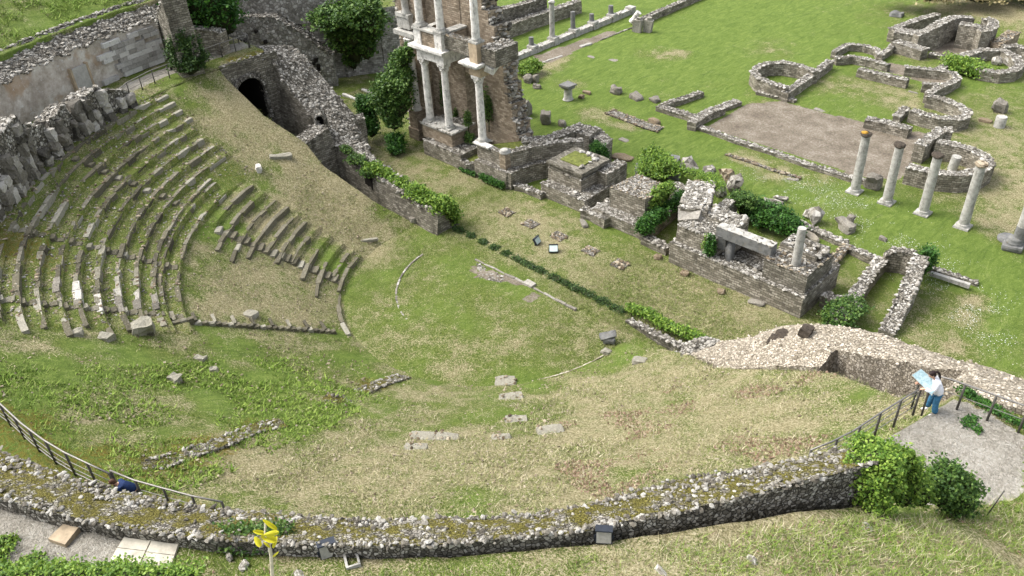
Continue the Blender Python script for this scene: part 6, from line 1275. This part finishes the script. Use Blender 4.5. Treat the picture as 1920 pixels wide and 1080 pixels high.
foliage('ivy_bush', [B(1578, 590, .9, (.9, .9, .5)), B(1598, 575, .9, (.9, .8, .4)), B(1567, 600, .6, (.7, .7, .5))], 5000, .13, M['ivy'], M['rub'], 'dull green ivy swallowing the lower end of the left court wall', 'ivy')
foliage('wall_ivy', [B(1332, 468, 1.9, (.3, .3, .9))], 1500, .12, M['hedge'], M['stem_core'], 'narrow hanging ivy strand on the front of the big base', 'ivy')
foliage('climber', [B(832, 190, 3.2, (.15, .3, 1.8)), B(855, 225, 2.0, (.2, .3, .8)), B(877, 230, 3.0, (.3, .3, .8)), B(880, 262, 1.6, (.4, .4, .5)), B(915, 215, 3.6, (.3, .5, 1.6)), B(862, 292, .9, (.35, .35, .35))], 4200, .13, M['ivy'], M['stem_core'], 'sparse climbers on the brown stage wall between and beside the lower columns', 'climber', core=.4)
foliage('weeds', [((-10.6 + .5 * j, 8.95, .3), (.35, .22, .4)) for j in range(5)] + [((-13 + .6 * j, 9.0, .2), (.3, .2, .25)) for j in range(3)], 2600, .10, M['hedge'], M['stem_core'], 'weeds growing up the front foot of the angular podium', 'weeds', core=.5)
foliage('ivy_mound', [((27.9, -13.45, 13.75), (.38, .38, .42)), ((27.75, -13.1, 14.2), (.40, .40, .2)), ((27.35, -12.75, 14.2), (.4, .35, .18)), ((28.15, -13.5, 13.2), (.40, .4, .5)), ((28.1, -13.0, 13.7), (.4, .4, .45)), ((27.5, -13.4, 14.2), (.3, .3, .14)), B(1632, 848, 14.25, (.3, .3, .12)), B(1650, 862, 14.2, (.42, .36, .22)), B(1662, 885, 13.7, (.3, .3, .5)), B(1640, 850, 13.9, (.4, .4, .22)), B(1668, 858, 13.7, (.45, .45, .35)), B(1697, 880, 13.2, (.42, .42, .5)), B(1705, 905, 12.8, (.40, .42, .55)), B(1690, 925, 12.5, (.42, .40, .5)), B(1672, 910, 12.8, (.35, .3, .5)), B(1725, 925, 12.2, (.35, .35, .5))], 18000, .075, M['ivyl'], M['stem_core'], 'ivy mound draped over the right end of the mossy ring wall', 'ivy', loc=P(1690, 940, 12))
foliage('ivy_mound', [B(1775, 900, 12.2, (.48, .48, .45)), B(1800, 925, 11.8, (.50, .50, .5)), B(1765, 925, 11.9, (.42, .42, .5)), B(1790, 945, 11.5, (.5, .45, .4))], 9500, .075, M['ivy'], M['stem_core'], 'rounded dark green ivy mound standing free right of the ring wall', 'ivy', loc=P(1785, 955, 11))
foliage('hedge', [B(-10 + 38 * k, 1075 + 7 * (k % 3), 14.1, (.36, .36, .22)) for k in range(9)] + [B(-10 + 50 * k, 1095, 14.4, (.5, .5, .3)) for k in range(8)] + [B(15, 1015, 13.9, (.2, .25, .16)), B(-5, 1040, 13.9, (.35, .4, .3)), B(60, 1060, 13.9, (.35, .35, .2))], 15000, .07, M['ivyl'], M['stem_core'], 'leafy light green hedge along the bottom left corner', 'hedge', core=.7)
foliage('ivy_fringe', [B(420 + 20 * k, 1012 + 6 * (k % 2), 13.9, (.4, .3, .3)) for k in range(7)] + [B(400 + 26 * k, 1035, 13.6, (.3, .3, .3)) for k in range(4)], 6500, .075, M['ivy'], M['stem_core'], 'ivy creeping up the outer face of the mossy wall behind the yellow-leaved plant', 'ivy', core=.5)
foliage('weeds', [B(600 + 50 * k, 1035 + 10 * (k % 3), 13.55, (.4, .35, .12)) for k in range(8)], 3600, .07, M['hedge'], M['stem_core'], 'low leafy weeds at the foot of the mossy wall, bottom centre', 'weeds', core=.3)
foliage('weeds', [B(1860, 765, 10.65, (.5, .25, .08)), B(1812, 735, 10.7, (.3, .25, .16)), B(1900, 787, 10.65, (.5, .22, .08)), B(1838, 752, 10.65, (.4, .22, .1))], 1800, .07, M['hedge'], M['stem_core'], 'weeds along the foot of the railing right of the visitor', 'weeds', core=.3)
foliage('weeds', [B(1818, 790, 10.62, (.2, .35, .035)), B(1835, 805, 10.62, (.12, .15, .03))], 500, .07, M['hedge'], M['stem_core'], 'small tongue of grass in the pale gravel', 'weeds', core=.2)
# yellow plant close to the camera, rooted on a buttress below the frame
mb = MB(); stem_core = [P(516, 1250, 27.0), P(511, 1085, 27.75), P(508, 1040, 27.86), P(503, 1015, 27.93), P(497, 1000, 27.97), P(498, 972, 28.03)]
yp = empty('yellow_leaved_plant', stem_core[0], 'single thin stalk with bright yellow leaves in the foreground at the bottom edge', 'plant')
mb.tube(stem_core, [.008, .007, .006, .005, .004, .0025], 6); par(mb.build('stalk', M['stalk']), yp)
def yleaf(px, py, z, s, rot, tilt):
    c = np.array(P(px, py, z)); d = unit(CAM - c); u = unit(np.cross((0, 0, 1.), d)); v = np.cross(d, u); ca, sa = cos(rot), sin(rot); a = u * ca + v * sa; b = -u * sa + v * ca; n = 16; V = [c]; ex = .75 + .25 * cos(px * 1.7)
    for k in range(n):
        t = 2 * pi * k / n; r = s * 1.25 * (1 + .22 * max(0, sin(t)) ** 6 - .12 * max(0, -sin(t)) ** 4); V.append(c + a * cos(t) * r * .52 * ex + b * sin(t) * r + d * (tilt * 1.4 * abs(cos(t)) * s + .3 * s * sin(2 * t + rot)))
    mb = MB(); mb.add(V, [(0, 1 + k, 1 + (k + 1) % n) for k in range(n)], 0, None, True); par(mb.build('leaf', M['yel']), yp)
for a in [(508, 985, 28.03, .026, .6, .5), (511, 1000, 28.0, .022, 1.4, -.6), (487, 998, 27.97, .018, 1.0, .6), (484, 1017, 27.93, .018, .2, -.5), (506, 1010, 27.95, .024, .9, .7), (515, 1018, 27.93, .018, -.6, .4), (516, 1040, 27.87, .011, -1.2, .3), (501, 1022, 27.92, .014, .5, .5)]: yleaf(a[0], a[1], a[2], a[3] * .78, a[4], a[5])
base_ = stem_core[0]; mb = MB(); mb.box((base_[0] + .5 * (CAM[0] - base_[0]), base_[1] + .5 * (CAM[1] - base_[1]), 20.4), (1.9, 1.6, 13.1), RD(-50), 0, (0, 0), .05)
tag(mb.build('buttress', [M['mas']]), 'tall narrow masonry buttress under the viewpoint that the yellow-leaved plant roots on', 'buttress')
# ------------------------------------------------------------ grass tufts, dead leaves, flowers
def in_front(x, y, z):
    D = np.stack([x, y, z], -1) - CAM; q = D @ RM; u = q[:, 0] / q[:, 2] * F + 960; v = q[:, 1] / q[:, 2] * F + 540
    return (q[:, 2] > 1) & (u > -60) & (u < 1980) & (v > -60) & (v < 1140)
def tufts(name, label, n, reg, h, mat, blades=4, spread=.05, w=.012, dropr=0):
    x, y = reg(n); yv = vedge(x); cav = (y < yv) & (np.hypot(x, y) > 9.5); z = np.where(cav, cavz(x, y), 0)
    ok = in_front(x, y, z); x, y, z = x[ok], y[ok], z[ok]; n = len(x); C = np.repeat(np.stack([x, y, z], -1), blades, 0); C[:, :2] += rng.normal(size=(len(C), 2)) * spread
    k = len(C); a = rng.random(k) * 2 * pi; L = h * (.5 + rng.random(k)); bend = rng.normal(size=(k, 2)) * 1.1
    side = np.stack([np.cos(a), np.sin(a), 0 * a], -1) * w * (.6 + .8 * rng.random(k))[:, None]
    tip = C + np.stack([bend[:, 0] * L, bend[:, 1] * L, L], -1); C[:, 2] -= .02
    V = np.stack([C - side, C + side, tip], 1).reshape(-1, 3); o = fast(name, V, np.arange(3 * k).reshape(k, 3), mat); return tag(o, label, 'grass', kind='stuff')
def ring_reg(r0, r1, a0, a1):
    def f(n):
        r = np.sqrt(rng.random(n) * (r1 * r1 - r0 * r0) + r0 * r0); a = np.radians(a0 + rng.random(n) * (a1 - a0)); x, y = r * np.cos(a), r * np.sin(a)
        k = (y < vedge(x)) & ~((r > 29.4) & (r < 31.5) & (a > RD(-75)) & (a < RD(-25))); 
        for pl in GRAVP: k &= ~inpoly(x, y, [P2(*q, 10.6) for q in pl])
        k &= ~((r > 28.0) & (a < RD(-57)) & (r < 33)) | (a < RD(-100))
        k &= vn(np.stack([x, y, 0 * x], -1), .7, 11) > -.12 + .25 * rng.random(n) - .15
        return x[k], y[k]
    return f
def m_tuft(name, stops):
    m, nt, b = newmat(name); n = N(nt); c = n.ramp(n.math('ADD', n.math('MULTIPLY', n.isl(), .6), n.math('MULTIPLY', n.noise(.8, 3, .6), .6)), stops); nt.links.new(c, b.inputs['Base Color']); b.inputs['Roughness'].default_value = .7; return m
G1 = m_tuft('grass_blades', [(.25, (.07, .11, .02)), (.5, (.15, .20, .045)), (.70, (.22, .25, .08)), (.92, (.46, .41, .24))])
G2 = m_tuft('dry_blades', [(.25, (.12, .15, .04)), (.5, (.26, .25, .12)), (.72, (.44, .39, .25)), (.95, (.58, .52, .38))])
G3 = m_tuft('lush_blades', [(.25, (.08, .14, .02)), (.6, (.15, .235, .035)), (.9, (.25, .32, .07))])
tufts('slope_grass', 'short mixed green and straw grass covering the seating slope', 52000, ring_reg(9.6, 28, -185, 3), .065, G1, 5, .08, .011)
tufts('dry_grass', 'straw-coloured dry grass on the near right part of the slope', 20000, ring_reg(12, 28.2, -64, 3), .07, G2, 5, .08, .011)
tufts('dry_grass', 'straw-coloured dry grass on the foreground bank outside the ring wall', 6500, ring_reg(30.8, 35, -57, -14), .10, G2, 7, .06, .007)
tufts('bank_grass', 'green grass tufts on the foreground bank outside the ring wall', 9000, ring_reg(30.8, 35, -57, -12), .11, G3, 8, .05, .007)
tufts('bank_grass', 'green grass on the bank above the plaster retaining wall', 9000, ring_reg(32.5, 46, -180, -118), .2, G3, 5, .12, .03)
tufts('stage_grass', 'grass on the flat ground between the orchestra and the stage', 30000, lambda n: (rng.uniform(-14, 19, n), rng.uniform(1.5, 9, n)), .07, G1, 4, .06, .013)
tufts('orchestra_grass', 'short grass of the orchestra floor', 22000, lambda n: (lambda r, a: (r * np.cos(a), r * np.sin(a)))(9.4 * np.sqrt(rng.random(n)), rng.random(n) * 2 * pi), .05, G1, 4, .06, .013)
tufts('weed_patch', 'broad-leaved green weeds on the near left slope', 5200, ring_reg(14, 27, -92, -66), .09, G3, 6, .05, .03)
def flat_leaves(name, label, cat, x, y, size, mat, up=3.0, dz=.03, z=None):
    if z is None: z = np.where((y < vedge(x)) & (np.hypot(x, y) > 9.5), cavz(x, y), 0) + dz
    ok = in_front(x, y, z); V, Fc = leaf_arrays(np.stack([x, y, z], -1)[ok], size, up); return tag(fast(name, V, Fc, mat), label, cat, kind='stuff')
n_ = 5200; c_ = [P2(x, y, 0) for x, y in ((1420, 320), (1560, 370), (1680, 440), (1800, 560), (1900, 640))]
t = rng.random(n_) * (len(c_) - 1.001); i_ = t.astype(int); f_ = t - i_; cc = np.array(c_); xy = cc[i_] * (1 - f_)[:, None] + cc[i_ + 1] * f_[:, None] + rng.normal(size=(n_, 2)) * 1.3
kp = vn(np.stack([xy[:, 0], xy[:, 1], xy[:, 0] * 0], -1), .8, 4) > 0; flat_leaves('daisies', 'tiny white daisies sprinkled through the bright lawn strip', 'flowers', xy[kp, 0], xy[kp, 1], .036, M['daisy'], 3, .06)
x, y = ring_reg(17, 26, -40, -5)(16000); kp = vn(np.stack([x, y, 0 * x], -1), .45, 6) > .08; flat_leaves('dead_leaves', 'brown dead leaves and clippings on the dry slope near the panel', 'dead leaves', x[kp], y[kp], .10, M['dead'], 1.2)
x, y = ring_reg(30.8, 35, -57, -15)(6000); flat_leaves('dead_leaves', 'brown leaf litter on the foreground bank', 'dead leaves', x, y, .06, M['dead'], 1.2)
x, y = ring_reg(17.8, 27.5, -161, -101)(1800); zz = cavz(x, y); C = np.stack([x, y, zz + .03], -1); ok = in_front(x, y, zz); V, Fc = rocks(C[ok], rng.uniform(.04, .14, ok.sum())); tag(fast('pebbles', V, Fc, M['rockr']), 'pale stone chips scattered on the seating treads', 'stone chips', kind='stuff')
x, y = ring_reg(9.6, 28, -182, 0)(6500); zz = cavz(x, y); C = np.stack([x, y, zz + .02], -1); ok = in_front(x, y, zz); V, Fc = rocks(C[ok], rng.uniform(.03, .12, ok.sum())); tag(fast('pebbles', V, Fc, M['rockm']), 'small stones scattered over the grassy slope', 'stone chips', kind='stuff')
# scrub on the far upper right bank
foliage('scrub', [B(1700 + 45 * k, -18 + (k % 2) * 10, 2.2, (2.6, 1.6, .9)) for k in range(6)], 9000, .3, M['scrub'], M['stem_core'], 'strip of dry straw-coloured scrub along the upper right edge', 'scrub', core=.6)
